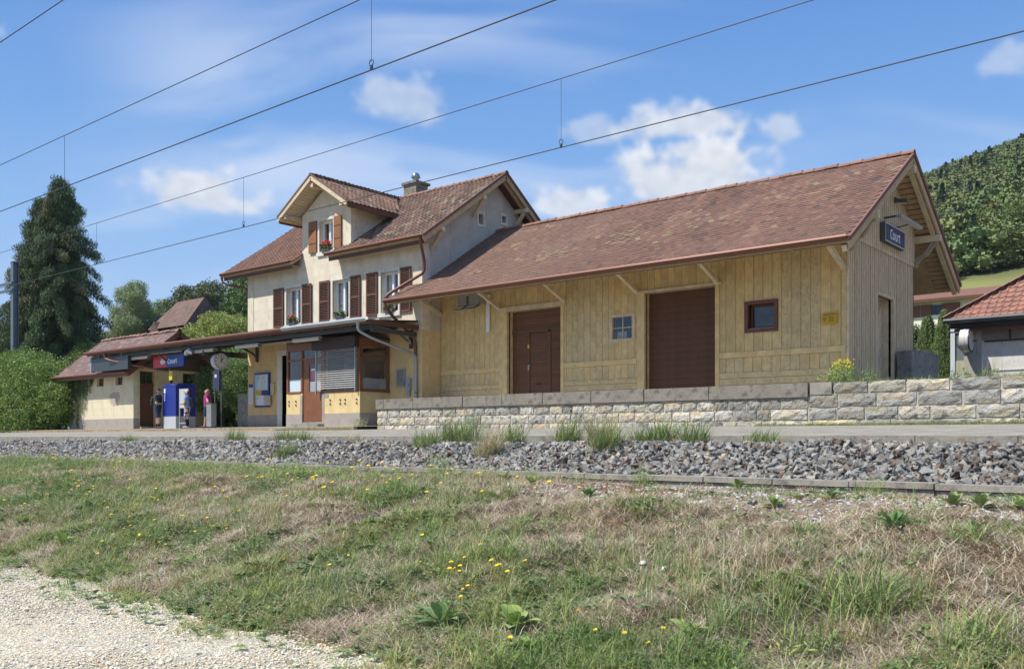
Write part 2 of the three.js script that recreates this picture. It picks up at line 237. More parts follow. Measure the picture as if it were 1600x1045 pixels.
// pebbles of the path
{
  const lists = [[], [], []];
  for (let i = 0; i < 170000; i++) {
    const d = rr(2.0, 6.4), x = rr(-21, -.5); if (!inView(x, d, .3)) continue; const b = bankY(x, d); if (b > .04 + R() * .05) continue; if (d > 4.9 && R() < .4) continue;
    const s = .010 + .022 * R() ** 3 + (R() < .006 ? .03 : 0), t = R(); const c = t < .62 ? jit([.74, .67, .53], .14) : t < .92 ? jit([.64, .52, .36], .2) : jit([.30, .30, .29], .3);
    lists[i % 3].push([x, Math.max(b, 0) + s * .15, -d, rr(-.4, .4), R() * 6.3, rr(-.4, .4), s * rr(.8, 1.5), s * rr(.6, .9), s, c]);
  }
  lists.forEach((l, k) => { const o = instanced('path_gravel', stoneGeo(50 + k), M([1, 1, 1], .95), l); o.userData.label = 'pale limestone gravel strewn over the path'; });
  const st = [[], []];
  for (let i = 0; i < 20000; i++) { const d = rr(8.6, 11.3), x = rr(-14, 7); if (R() > gravelly(x, d) * .9 - mossy(x, d) * .7) continue; const s = .014 + .035 * R() ** 2.5; st[i & 1].push([x, bankY(x, d) + s * .1, -d, rr(-.5, .5), R() * 6.3, rr(-.5, .5), s * 1.3, s * .8, s, jit(R() < .75 ? [.52, .50, .48] : [.30, .22, .17], .25)]); }
  st.forEach((l, k) => { instanced('bank_gravel', stoneGeo(60 + k), M([1, 1, 1], .95), l).userData.label = 'pale grit showing between weeds on the bank top'; });
}

// ================= cable trough, ballast, rails, platform =================
{
  const g = thing('cable_trough', 'long low concrete trough between the grassy bank and the ballast', 'kerb', [-20, 1.0, 11.6]);
  let x = -52; while (x < 8) { const w = 1.0, dy = rr(-.012, .012), dd = rr(-.012, .012); box(g, 'trough_wall', mat.concrete, x + .006, x + w - .006, .8, 1.075 + dy, 11.45 + dd, 11.72); box(g, 'cover_slab', mat.concrete, x + .008, x + w - .008, 1.085 + dy, 1.155 + dy, 11.42 + dd, 11.74 + dd); x += w; }
}
const crest = (x) => 1.555 - .20 * sstep(-32, -37.5, x) + .035 * sstep(-14, -4, x) + (fbm(x * .8, 1, 33, 3) - .5) * .10;
const ballastY = (x, d) => lerpTab([[11.7, 1.08], [12.1, 1.22], [13.1, crest(x)], [13.9, crest(x) + .0], [14.4, crest(x) - .05], [14.75, 1.40], [15.4, 1.42]], d);
structure('ballast_bed', gridGeo(range(-60, 8, .5), range(11.7, 15.42, .12), (x, d) => ballastY(x, d) - .07, 1), M([.13, .12, .11], 1, { map: T.gravel }));
{
  const ls = [[], [], [], [], []];
  for (let i = 0; i < 66000; i++) {
    const x = rr(-54, 9), d = 11.74 + 3.5 * Math.pow(R(), 1.25); if (!inView(x, d, .32) || (d > 14.2 && x < -30)) continue;
    const near = sstep(-30, -8, x); const s = rr(.065, .118) * mix(1.05, .95, near) * (R() < .06 ? 1.35 : 1), t = R();
    const c = t < .60 ? jg([.37, .355, .32], .36) : t < .80 ? jg([.25, .18, .13], .36) : t < .955 ? jg([.45, .43, .39], .2) : jg([.60, .54, .44], .2);
    ls[i % 5].push([x, ballastY(x, d) + rr(-.05, .03), -d, rr(-1, 1), R() * 6.3, rr(-1, 1), s * rr(.9, 1.3), s * rr(.75, 1.05), s * rr(.8, 1.1), c]);
  }
  ls.forEach((l, k) => { instanced('ballast', chunk(70 + k * 7), M([1, 1, 1], .9, { bumpMap: T.coarse, bumpScale: .02 }), l).userData.label = 'grey and rusty crushed stone ballast heaped along the track'; });
  for (const d of [14.95, 13.5]) {
    const far = d > 14; const g = thing('rail', far ? 'rusty brown rail showing beside the platform edge at far left' : 'rusty brown rail buried under the heaped ballast', 'rail', [-25, 1.36, d]);
    const y = far ? 1.36 : 1.24; part(g, 'rail_head', bxg(-90, 12, y + .10, y + .15, d - .035, d + .035), mat.rust); part(g, 'rail_web', bxg(-90, 12, y + .02, y + .10, d - .01, d + .01), mat.rust); part(g, 'rail_foot', bxg(-90, 12, y, y + .02, d - .07, d + .07), mat.rust);
  }
}
// platform asphalt, falling gently towards the track
const platY = (d) => lerpTab([[15.5, 1.724], [20.25, 1.965], [24, 2.0]], d);
structure('platform', gridGeo(range(-95, 12, 4), [15.5, 15.8, 18, 20.25, 21.3], (x, d) => platY(d), 1), mat.asphalt);
{
  const g = thing('platform_edge', 'concrete edge blocks of the platform above the ballast', 'platform edge', [-20, 1.2, 15.5]); const w = 1.47;
  for (let x = -94; x < 11; x += w) { const dy = rr(-.006, .006); box(g, 'edge_block', mat.concrete, x + .006, x + w - .006, 1.15, 1.728 + dy, 15.38 + rr(-.008, .008), 15.72); }
}
// raised forecourt in front of the house, with a white line and an ochre kerb
const foreY = (d) => lerpTab([[20.2, 2.06], [23.1, 2.15], [30, 2.15]], d);
structure('forecourt', gridGeo(range(-95, -23.6, 4), [20.2, 21, 23.1, 30, 40], (x, d) => foreY(d), 1), mat.paving);
{
  const g = thing('forecourt_kerb', 'ochre stained kerb stones along the raised forecourt', 'kerb', [-40, 2, 20.2]); const ks = [[.50, .36, .22], [.55, .45, .33], [.46, .35, .24]].map((c) => M(c, .95, { map: T.concrete }));
  for (let x = -93; x < -23.9; x += 1.2) box(g, 'kerb_stone', ks[Math.floor(R() * 3)], x + .005, x + 1.195, 1.9, 2.055 + rr(-.004, .004), 20.06, 20.22);
  const w = structure('safety_line', gridGeo([-60, -40, -24.2], [20.45, 20.62], (x, d) => foreY(d) + .006, 1), M([.80, .80, .78], .8, { map: T.asphalt })); w.userData.label = 'worn white safety line along the forecourt edge';
}

// ================= loading dock with rough stone wall =================
function roughStone(seed) { // unit stone, x and y in 0..1, front towards +z with a quarry-faced bulge
  const r = rand(seed), nx = 6, ny = 3, front = [], pos = [];
  for (let j = 0; j <= ny; j++) for (let i = 0; i <= nx; i++) { const e = i === 0 || j === 0 || i === nx || j === ny; front.push([i / nx + (e ? 0 : (r() - .5) * .12) + (i === 0 ? r() * .03 : i === nx ? -r() * .03 : 0), j / ny + (e ? 0 : (r() - .5) * .14) + (j === 0 ? r() * .05 : j === ny ? -r() * .05 : 0), e ? .25 + r() * .35 : .55 + r() * .5]); }
  const q = (a, b, c, d) => pos.push(...a, ...b, ...c, ...a, ...c, ...d), P = (i, j) => front[j * (nx + 1) + i];
  for (let j = 0; j < ny; j++) for (let i = 0; i < nx; i++) q(P(i, j), P(i + 1, j), P(i + 1, j + 1), P(i, j + 1));
  const bk = (a) => [a[0], a[1], -.6];
  for (let i = 0; i < nx; i++) { q(bk(P(i, 0)), bk(P(i + 1, 0)), P(i + 1, 0), P(i, 0)); q(P(i, ny), P(i + 1, ny), bk(P(i + 1, ny)), bk(P(i, ny))); }
  for (let j = 0; j < ny; j++) { q(bk(P(0, j + 1)), bk(P(0, j)), P(0, j), P(0, j + 1)); q(P(nx, j), bk(P(nx, j)), bk(P(nx, j + 1)), P(nx, j + 1)); }
  const g = new THREE.BufferGeometry(); g.setAttribute('position', new THREE.Float32BufferAttribute(pos, 3)); g.computeVertexNormals();
  const uv = []; for (let i = 0; i < pos.length; i += 3) uv.push(pos[i] * .6 + seed * .37, pos[i + 1] * .34 + seed * .21); g.setAttribute('uv', new THREE.Float32BufferAttribute(uv, 2)); return g;
}
const roughs = Array.from({ length: 16 }, (_, i) => roughStone(300 + i));
const SB = { map: T.stone, bumpMap: T.coarse, bumpScale: .035 };
const palePal = [[.70, .67, .60], [.76, .73, .67], [.62, .58, .50], [.70, .64, .53], [.50, .49, .46], [.66, .64, .60]].map((c) => M(c, .95, SB)), greyPal = [[.38, .375, .36], [.45, .445, .425], [.34, .335, .32], [.50, .47, .41], [.41, .405, .385]].map((c) => M(c, .95, SB));
{
  const dock = thing('loading_dock', 'loading dock with quarry faced limestone wall and concrete coping', 'loading dock', [-12, 1.87, 21]);
  const X0 = -23.3, XE = 3;
  box(dock, 'mortar_core', mat.mortar, X0 + .03, XE, 1.5, 2.66, 21.028, 21.6); box(dock, 'dock_fill', mat.yard, X0 + .03, XE, 1.6, 2.955, 21.6, 24.6);
  box(dock, 'mortar_core', mat.mortar, -7.7, XE, 2.66, 2.93, 21.03, 21.6); box(dock, 'dock_floor', mat.paving, X0 + .03, XE, 2.60, 2.96, 21.42, 24.6);
  const cop = [-23.32, -22.92, -21.5, -20.62, -19.3, -17.7, -16.15, -14.45, -12.75, -10.85, -8.28];
  for (let i = 0; i + 1 < cop.length; i++) box(dock, 'coping_block', mat.coping, cop[i] + .012, cop[i + 1] - .012, 2.655, 2.985 + rr(-.008, .008), 20.94 + rr(-.01, .01), 21.5);
  box(dock, 'coping_block', mat.concrete, -8.25, -7.74, 2.70, 2.985, 20.98, 21.5);
  const stone = (x, w, y, h, pal) => { const o = part(dock, 'stone', roughs[Math.floor(R() * 16)], pal[Math.floor(R() * pal.length)]); o.position.add(new THREE.Vector3(x + .012, y + .01, -21.03)); o.scale.set(w - .024, h - .02, .055); if (R() < .5) { o.scale.x *= 1; } };
  for (const [y0, y1, lo, hi, xe] of [[2.375, 2.645, .34, .62, -8.3], [2.11, 2.375, .36, .72, -8.3], [1.80, 2.11, .34, .7, XE], [2.11, 2.40, .62, .95, XE], [2.40, 2.72, .66, .98, XE], [2.72, 2.99, .75, 1.25, XE]]) {
    let x = xe === XE && y0 > 2 ? (y0 > 2.6 ? -7.72 : -8.3) : X0; while (x < xe - .15) { const right = x > -9.2; let w = rr(lo, hi) * (right && y0 < 2 ? 1.5 : 1); if (xe - x - w < .3) w = xe - x; const y2 = (xe === -8.3 || y0 < 2) ? y1 : y1; stone(x, w, y0 + rr(-.008, .008), y2 - y0 + rr(-.012, .004), right ? (R() < .22 ? palePal : greyPal) : (R() < .16 + .35 * sstep(-13, -9, x) ? greyPal : palePal)); x += w; }
  }
}
structure('yard', gridGeo([-8.3, -4, 0, 20, 60], [24.55, 27, 34, 60], (x, d) => 2.93 + (d > 30 ? (d - 30) * .01 : 0), 1), mat.yard);
structure('dock_ground', gridGeo([-8.3, 3, 20], [21.4, 24.62], (x, d) => 2.966, 1), mat.yard);
// ================= roof tiles =================
// a tile lies in its own frame: x across, y up the slope (0 at the lower edge), z out of the roof
function flatTile(w, L, t, tip) { // beaver-tail tile with a rounded lower end
  const s = new THREE.Shape(); s.moveTo(-w / 2, L); s.lineTo(-w / 2, tip); s.quadraticCurveTo(-w / 2 * .75, .004, 0, 0); s.quadraticCurveTo(w / 2 * .75, .004, w / 2, tip); s.lineTo(w / 2, L);
  const g = new THREE.ExtrudeGeometry(s, { depth: t, bevelEnabled: false, curveSegments: 3 }); return boxUV(g);
}
function panTile(w, L, t) { // interlocking tile with a rounded roll along one side
  const prof = [[-.5, 0], [-.42, .035], [-.30, .045], [-.18, .03], [-.06, .006], [.2, .002], [.5, .008]].map(([a, b]) => [a * w, b]); const pos = [], q = (a, b, c, d) => pos.push(...a, ...b, ...c, ...a, ...c, ...d);
  for (let i = 0; i + 1 < prof.length; i++) { const [x0, z0] = prof[i], [x1, z1] = prof[i + 1]; q([x0, 0, z0 + t], [x1, 0, z1 + t], [x1, L, z1], [x0, L, z0]); q([x0, 0, z0], [x1, 0, z1], [x1, 0, z1 + t], [x0, 0, z0 + t]); }
  const g = new THREE.BufferGeometry(); g.setAttribute('position', new THREE.Float32BufferAttribute(pos, 3)); g.computeVertexNormals(); return boxUV(g);
}
const tileMat = M([1, 1, 1], .9, { bumpMap: T.fine, bumpScale: .004 });
// a slope: origin at the lower left corner, ux along the eave, uy up the slope
function tileSlope(p, name, geo, o) {
  const ux = o.ux.clone().normalize(), uy = o.uy.clone().normalize(), uz = new THREE.Vector3().crossVectors(ux, uy).normalize(), list = [];
  const rows = Math.floor(o.len / o.step + 1e-6), n = Math.round(o.width / o.w);
  for (let j = 0; j <= rows; j++) for (let i = -1; i <= n; i++) {
    const off = o.stagger && (j & 1) ? .5 : 0, a = (i + .5 + off) * o.w + rr(-.004, .004), b = j * o.step - .03 + rr(-.008, .008) - (R() < .02 ? .015 : 0); if (a < o.w * .35 || a > o.width - o.w * .35) continue; if (b + .05 > o.len) continue;
    const pt = o.origin.clone().addScaledVector(ux, a).addScaledVector(uy, b); if (o.skip && o.skip(pt.x, pt.y, -pt.z)) continue;
    const q = new THREE.Matrix4().makeBasis(ux, uy, uz), tilt = new THREE.Matrix4().makeRotationX(-(o.tilt ?? .045) + rr(-.02, .02)), rz = new THREE.Matrix4().makeRotationZ(rr(-.025, .025));
    q.multiply(rz).multiply(tilt); q.setPosition(pt.addScaledVector(uz, (o.lift ?? .03) + (o.sag ? (fbm(a * .35, b * .45, 83, 2) - .5) * o.sag : 0))); list.push({ m: q, c: o.color(a, b), d: pt.distanceTo(camera.position) });
  }
  list.sort((a, b) => a.d - b.d);
  const single = o.single ? list.splice(0, o.single) : [], mats = {};
  for (const t of single) { const key = t.c.map((v) => Math.round(v * 45)).join(); mats[key] ??= Object.assign(tileMat.clone(), { color: col(...t.c) }); const e = part(p, 'roof_tile', geo, mats[key]); if (p._base) t.m.premultiply(new THREE.Matrix4().makeTranslation(-p._base.x, -p._base.y, -p._base.z)); t.m.decompose(e.position, e.quaternion, e.scale); }
  const im = new THREE.InstancedMesh(geo, tileMat, list.length), c = new THREE.Color(); list.forEach((t, i) => { im.setMatrixAt(i, t.m); im.setColorAt(i, c.setRGB(...t.c)); }); im.name = name; im.userData.kind = 'stuff'; im.castShadow = im.receiveShadow = true; if (p._base) im.position.copy(p._base).negate(); p.add(im);
}
function ridgeTiles(p, a, b, r, step, pal, jitter = .008) { // half-round ridge tiles, each a part
  const L = a.distanceTo(b), n = Math.round(L / step), dir = b.clone().sub(a).normalize(), g = new THREE.CylinderGeometry(r * 1.06, r * .90, step * 1.12, 10, 1, true, -Math.PI / 2, Math.PI); g.rotateX(Math.PI / 2); g.rotateZ(Math.PI); const q = new THREE.Quaternion().setFromUnitVectors(new THREE.Vector3(0, 0, 1), dir);
  for (let i = 0; i < n; i++) { const o = part(p, 'ridge_tile', g, pal[Math.floor(R() * pal.length)]); o.position.add(a.clone().addScaledVector(dir, (i + .5) * L / n)); o.position.y += rr(-jitter, jitter); o.quaternion.copy(q); }
}
const ridgePal = [[.28, .145, .102], [.25, .125, .09], [.30, .165, .122], [.23, .13, .10]].map((c) => M(c, .9, { side: THREE.DoubleSide }));
const shedTone = (a, b) => { // weathered red-brown clay, older tiles and lichen in patches
  const n = fbm(a * .35, b * .5, 41, 4), l = fbm(a * .6 + 4, b * 1.3, 43, 4), old = sstep(9.5, 5.5, a + (n - .5) * 3) * .6, t = R();
  let c = t < .62 ? [.182, .098, .069] : t < .84 ? [.155, .086, .063] : t < .94 ? [.218, .124, .090] : [.112, .072, .058];
  c = jit(c, .085); const pv = .78 + .44 * fbm(a * .9, b * .28, 85, 3); c = c.map((v) => v * pv); c = [mix(c[0], .215, old * .6), mix(c[1], .135, old * .6), mix(c[2], .095, old * .6)];
  if (l > .56 && R() < (l - .55) * 1.6) c = jit([.25, .175, .105], .18); return c;
};
const houseTone = (a, b) => { const t = R(), l = fbm(a * .5, b * 1.1, 47, 3); let c = t < .55 ? [.18, .108, .076] : t < .85 ? [.235, .145, .104] : [.12, .078, .062]; if (l > .58 && R() < .14) c = [.27, .21, .14]; return jit(c, .14); };
const annexTone = (a, b) => jit(R() < .8 ? [.165, .105, .092] : [.24, .16, .13], .16);
function gutterg(x0, x1, y, d, r) { const g = new THREE.CylinderGeometry(r, r, x1 - x0, 12, 1, true, Math.PI, Math.PI); g.rotateX(Math.PI / 2); const q = new THREE.CylinderGeometry(r, r, x1 - x0, 14, 1, true, 0, Math.PI); q.rotateZ(Math.PI / 2); q.rotateX(Math.PI / 2); /* open side up */ const lip = new THREE.CylinderGeometry(.014, .014, x1 - x0, 6); lip.rotateZ(Math.PI / 2); lip.translate(0, 0, r); const all = [q, lip].map((e) => e.toNonIndexed()); const o = mergeGeometries(all); o.translate((x0 + x1) / 2, y, -d); return o; }

// ================= goods shed =================
const shed = thing('goods_shed', 'long timber goods shed with red tiled roof and wide eaves on the loading dock', 'shed', [-15.8, 2.96, 27]);
{
  const s = shed, SL = -23.19, SR = -8.42, DF = 24, DB = 29.72, yB = 2.96;
  const slope = (9.72 - 6.51) / (27.14 - 22.0), yR = (d) => 6.51 + slope * (d - 22.0); // tile plane
  // dark core behind the boards, with the openings left free
  const op = { door: [-20.0, -17.72, yB, 5.99], roll: [-14.56, -12.2, yB, 6.08], small: [-15.73, -15.03, 4.77, 5.43], red: [-11.19, -10.43, 4.73, 5.41] };
  part(s, 'wall_core', prismXY(rect(SL, SR - .06, yB, 7.55), DF + .055, DF + .12, Object.values(op).map(([a, b, c, e]) => rect(a, b, Math.max(c, yB + .001), e))), mat.room);
  const gableDoor = [26.25, 27.72, yB, 5.72];
  part(s, 'wall_core', prismDY([[DF + .06, yB], [DB, yB], [DB, yR(DF) - .2], [27.14, 9.45], [DF + .06, yR(DF) - .2]], SR - .12, SR - .055, [rect(gableDoor[0], gableDoor[1], yB + .001, gableDoor[3])]), mat.room);
  box(s, 'rear_wall', mat.gableWood, SL, SR - .12, yB, 7.5, DB - .1, DB);
  box(s, 'floor', mat.room, SL, SR - .12, yB - .1, yB + .02, DF + .12, DB - .1);
  // vertical boards of the front
  const free = (x0, x1, y0, y1) => { // pieces of a vertical board left over by the openings
    let segs = [[y0, y1]]; for (const [a, b, c, e] of [[-20.36, -17.60, 0, 6.15], [-14.82, -12.08, 0, 6.16], [-15.85, -14.91, 4.67, 5.53], [-11.29, -10.33, 4.63, 5.51]]) if (x0 < b - .002 && x1 > a + .002) { segs = segs.flatMap(([p, q]) => { const r = []; if (c > p) r.push([p, Math.min(q, c)]); if (e < q) r.push([Math.max(p, e), q]); return r.filter(([m, n]) => n - m > .05); }); }
    return segs; };
  let x = SL + .02; while (x < SR - .1) {
    const w = x > -12.1 ? .272 : .235, x1 = Math.min(x + w, SR - .06), t = rr(0, .008), dirty = (x > -17.6 && x < -15.9) || (x > -10.4 && x < -9.2), m = dirty ? stained[Math.floor(R() * 2)] : creams[Math.floor(R() * creams.length)];
    const cuts = [x + .005, x1 - .005]; for (const e of [-20.36, -17.60, -14.82, -12.08, -15.85, -14.91, -11.29, -10.33]) if (e > x + .015 && e < x1 - .015) cuts.push(e); cuts.sort((p, q) => p - q);
    for (let k = 0; k + 1 < cuts.length; k++) { const u = cuts[k], v = cuts[k + 1], e = (v - u) * .3;
      for (const [a, b] of free(u + e, v - e, 4.11, 7.52)) box(s, 'board', m, u, v, a, b, DF - t, DF + .05);
      for (const [a, b] of free(u + e, v - e, 3.53, 3.95)) box(s, 'board', R() < .6 ? stained[Math.floor(R() * 2)] : creams[Math.floor(R() * creams.length)], u, v, a, b, DF - t, DF + .05); }
    if (x > -12.1 && x1 < SR - .1) for (const [a, b] of free(x1 - .03, x1 + .03, 4.12, 7.5)) box(s, 'batten', m, x1 - .026, x1 + .026, a, b, DF - .03, DF - .009);
    x += w;
  }
  for (const [a, b] of [[SL + .02, -20.37], [-17.68, -14.84], [-12.14, SR - .06]]) {
    box(s, 'rail_board', creams[2], a, b, 3.955, 4.11, DF - .045, DF + .05); box(s, 'base_board', stained[0], a, b, 3.375, 3.525, DF - .03, DF + .05); box(s, 'base_board', stained[1], a, b, 3.19, 3.365, DF - .035, DF + .05); box(s, 'base_board', creams[3], a, b, yB + .01, 3.18, DF - .025, DF + .05);
  }
  // posts and lintels of the two big doors
  for (const [a, b, yt] of [[-20.36, -20.0, 5.99], [-17.72, -17.60, 5.99], [-14.82, -14.56, 6.08], [-12.2, -12.08, 6.08]]) box(s, 'door_post', creams[2], a, b, yB, yt - .003, DF - .06, DF + .30);
  box(s, 'lintel', mat.creamLight, -20.42, -17.52, 5.99, 6.145, DF - .075, DF + .29); box(s, 'lintel', mat.creamLight, -14.88, -12.02, 6.08, 6.155, DF - .075, DF + .29); box(s, 'corner_post', creams[3], SR - .16, SR - .035, yB, 7.3, DF - .025, DF + .06);
  // panelled brown door
  const door = box(s, 'door', browns[1], -20.0, -17.72, yB, 5.98, DF + .27, DF + .30, 'brown boarded double door with a steel handle');
  for (const [a, b, c, e] of [[-19.93, -19.3, yB + .02, 5.24], [-19.22, -18.44, yB + .02, 5.2], [-18.33, -17.75, yB + .02, 5.24], [-19.95, -17.75, 5.33, 5.97]]) for (let y = c; y < e - .04; y += .094) box(door, 'door_board', browns[Math.floor(R() * 3)], a, b, y + .004, Math.min(y + .090, e), DF + .235 + rr(0, .006), DF + .272);
  for (const [a, b, c, e] of [[-19.3, -19.22, yB, 5.24], [-18.44, -18.33, yB, 5.30], [-19.98, -17.74, 5.24, 5.33]]) box(door, 'door_stile', browns[0], a, b, c, e, DF + .21, DF + .27);
  part(door, 'handle', merge([bxg(-19.29, -19.23, 3.98, 4.16, DF + .195, DF + .212), bxg(-19.28, -19.14, 4.115, 4.14, DF + .15, DF + .165), bxg(-19.28, -19.25, 4.115, 4.14, DF + .15, DF + .2)]), mat.zinc); box(door, 'lock_plate', mat.yellow, -19.3, -19.23, 4.72, 4.84, DF + .195, DF + .212); part(door, 'pull', beamg(V(-18.95, 3.5, DF + .22), V(-18.75, 3.5, DF + .22), .03, .03), mat.black);
  // roller shutter
  const roll = box(s, 'roller_shutter', mat.brown, -14.56, -12.2, yB, 6.07, DF + .24, DF + .27, 'closed brown roller shutter'); const slat = (() => { const g = new THREE.CylinderGeometry(.034, .034, 2.34, 6, 1, false, -.2, Math.PI + .4); g.rotateZ(Math.PI / 2); g.scale(1, 1, .5); g.rotateX(0); return boxUV(g); })();
  for (let y = yB + .03, k = 0; y < 6.05; y += .0655, k++) { const o = part(roll, 'slat', slat, browns[k % 3]); o.position.set(-13.38, y, -(DF + .235)); }
  // small four-pane window
  const w1 = part(s, 'window', prismXY(rect(-15.85, -14.91, 4.67, 5.53), DF - .03, DF + .06, [rect(-15.74, -15.02, 4.76, 5.44)]), mat.creamLight, 'small cream window of four panes');
  part(w1, 'glazing_bar', merge([bxg(-15.74, -15.02, 5.09, 5.115, DF + .02, DF + .05), bxg(-15.392, -15.368, 4.76, 5.44, DF + .021, DF + .049)]), mat.creamLight);
  for (const [a, b] of [[-15.74, -15.392], [-15.368, -15.02]]) for (const [c, e] of [[4.76, 5.09], [5.115, 5.44]]) box(w1, 'pane', mat.glass, a, b, c, e, DF + .034, DF + .038);
  part(w1, 'paper_sheet', bxg(-15.7, -15.35, 4.78, 5.0, DF + .2, DF + .21), mat.roomPale);
  // red-brown square window
  const w2 = part(s, 'window', prismXY(rect(-11.29, -10.33, 4.63, 5.51), DF - .06, DF + .2, [rect(-11.19, -10.43, 4.73, 5.41)]), mat.redWood, 'square red-brown framed window');
  box(w2, 'pane', mat.glass, -11.19, -10.43, 4.73, 5.41, DF + .16, DF + .165); part(w2, 'sash', prismXY(rect(-11.19, -10.43, 4.73, 5.41), DF + .13, DF + .19, [rect(-11.13, -10.49, 4.80, 5.35)]), mat.brown); box(w2, 'sill', mat.zinc, -11.18, -10.44, 4.732, 4.748, DF - .02, DF + .13);
  // struts under the eaves
  for (const bx of [-8.52, -12.13, -14.82, -17.58, -20.35, -23.12]) part(s, 'strut', beamg(V(bx, 6.14, DF - .03), V(bx, 6.14 + 1.4 * .40, DF - 1.42), .11, .12), mat.creamLight);
  part(s, 'eave_purlin', bxg(-23.85, -7.75, 6.50, 6.64, 22.45, 22.6), mat.soffit);
  for (let x = SL + .4; x < SR; x += .85) part(s, 'rafter', beamg(V(x, yR(22.15) - .20, 22.15), V(x, yR(DF + .1) - .20, DF + .1), .10, .12), mat.soffit);
  // roof: boarding, then tiles
  const slab = (d0, d1, up, dn) => [[d0, yR(d0) - dn], [d1, yR(d1) - dn], [d1, yR(d1) - up], [d0, yR(d0) - up]];
  part(s, 'roof_boarding', prismDY(slab(22.0, 23.04, .03, .14), -23.88, -7.68), mat.soffit); part(s, 'roof_boarding', prismDY(slab(23.04, 27.14, .03, .14), SL, -7.68), mat.soffit);
  const yBk = (d) => 9.72 - .60 * (d - 27.14); part(s, 'rear_soffit', prismDY([[29.73, yBk(29.73) - .19], [32.25, yBk(32.25) - .19], [32.25, yBk(32.25) - .15], [29.73, yBk(29.73) - .15]], SL, -8.41), mat.soffit); part(s, 'rear_roof', prismDY([[27.14, 9.72 - .14], [32.3, yBk(32.3) - .14], [32.3, yBk(32.3) - .0], [27.14, 9.72]], SL, -7.68), M([.24, .12, .09], .9, { map: T.concrete }));
  tileSlope(s, 'roof_tiles', flatTile(.176, .36, .021, .06), { origin: V(-23.9, 6.51, 22.0), ux: new THREE.Vector3(1, 0, 0), uy: new THREE.Vector3(0, slope, -1), len: Math.hypot(5.14, 3.21), width: 16.24, w: .182, step: .152, stagger: true, color: shedTone, single: 300, lift: .02, sag: .06, tilt: .075, skip: (x, y, d) => x < -23.16 && d > 22.98 });
  ridgeTiles(s, V(-23.15, 9.72, 27.14), V(-7.66, 9.72, 27.14), .11, .36, ridgePal, .014);
  part(s, 'gutter', gutterg(-23.95, -7.72, 6.50, 21.93, .085), Object.assign(mat.copper.clone(), { side: THREE.DoubleSide })); box(s, 'fascia', mat.copper, -23.86, -7.70, 6.36, 6.49, 22.02, 22.05);
  for (let x = -23.5; x < -7.8; x += .9) box(s, 'gutter_bracket', mat.zinc, x, x + .02, 6.49, 6.51, 21.84, 22.02);
  // verge boards and soffit of the right gable
  for (const [d0, y0, d1, y1] of [[21.95, 6.47, 27.14, 9.70], [32.28, yBk(32.28) + .0, 27.14, 9.72]]) { part(s, 'verge_tiles', beamg(V(-7.66, y0 + .0, d0), V(-7.66, y1 + .02, d1), .06, .10), M([.20, .10, .08], .9)); part(s, 'verge_board', beamg(V(-7.70, y0 - .16, d0 + (d1 > d0 ? .05 : -.05)), V(-7.70, y1 - .17, d1), .05, .20), mat.soffit); part(s, 'rake_rafter', beamg(V(-7.82, y0 - .22, d0 + (d1 > d0 ? .1 : -.1)), V(-7.82, y1 - .24, d1), .13, .16), mat.creamLight); }
  for (let k = 0; k < 26; k++) { const a = 27.3 + k * .192, yy = yBk(a + .09) - .16; part(s, 'soffit_board', beamg(V(-8.40, yy, a + .09), V(-7.72, yy, a + .09), .184, .02, -.54), mat.soffit); }
  for (let k = 0; k < 25; k++) { const a = 22.25 + k * .192, yy = yR(a + .09) - .17; part(s, 'soffit_board', beamg(V(-8.40, yy, a + .09), V(-7.72, yy, a + .09), .184, .02, .56), mat.soffit); }
  for (const [d, y] of [[24.0, 7.42], [27.14, 9.28], [29.75, 7.78]]) {
    part(s, 'purlin', bxg(-8.5, -7.62, y - .1, y + .1, d - .09, d + .09), mat.creamLight);
    if (d !== 27.14) { const pts = []; for (let k = 0; k <= 8; k++) { const t = k / 8; pts.push(V(mix(-8.38, -7.74, t), mix(y - .82, y - .12, Math.pow(t, .8)) + .05 * Math.sin(t * 9), d)); } part(s, 'curved_brace', merge(pts.slice(1).map((p, k) => beamg(pts[k], p, .12, .13))), mat.gableWood); }
  }
  // gable boards: lower battened wall, upper boarding with scalloped ends
  let d = DF + .02; while (d < DB) {
    const w = .178, d1 = Math.min(d + w, DB), top = Math.min(yR(d), yBk(d), yR(d1), yBk(d1)) - .12, mid = (d + d1) / 2, inDoor = mid > gableDoor[0] && mid < gableDoor[1]; const gm = gables[Math.floor(R() * 4)];
    part(s, 'gable_board', prismDY([[d + .004, inDoor ? gableDoor[3] + .08 : yB], [d1 - .004, inDoor ? gableDoor[3] + .08 : yB], [d1 - .004, 7.1], [d + .004, 7.1]], SR - .055, SR - .02 + rr(0, .006)), gm);
    if (!inDoor) part(s, 'gable_batten', bxg(SR - .02, SR + .012, yB, 7.02, d1 - .026, d1 + .026), gables[Math.floor(R() * 4)]); else part(s, 'gable_batten', bxg(SR - .02, SR + .012, gableDoor[3] + .09, 7.02, d1 - .026, d1 + .026), gm);
    if (top > 7.1) { const y0 = 7.02, sc = [[d + .003, y0], [mid - .05, y0 - .06], [mid + .05, y0 - .06], [d1 - .003, y0], [d1 - .003, Math.min(yR(d1), yBk(d1)) - .13], [d + .003, Math.min(yR(d), yBk(d)) - .13]]; part(s, 'upper_board', prismDY(sc, SR + .013, SR + .04), gables[Math.floor(R() * 4)]); part(s, 'gable_batten', bxg(SR + .04, SR + .058, 7.06, top, d1 - .022, d1 + .022), gm); }
    d += w;
  }
  box(s, 'gable_post', gables[2], SR - .03, SR + .03, yB, 7.0, DF - .02, DF + .05);
  // recessed side door with chevron boards
  const gd = box(s, 'side_door', gables[1], SR - .36, SR - .33, yB, 5.72, gableDoor[0], gableDoor[1], 'weathered side door with chevron boards');
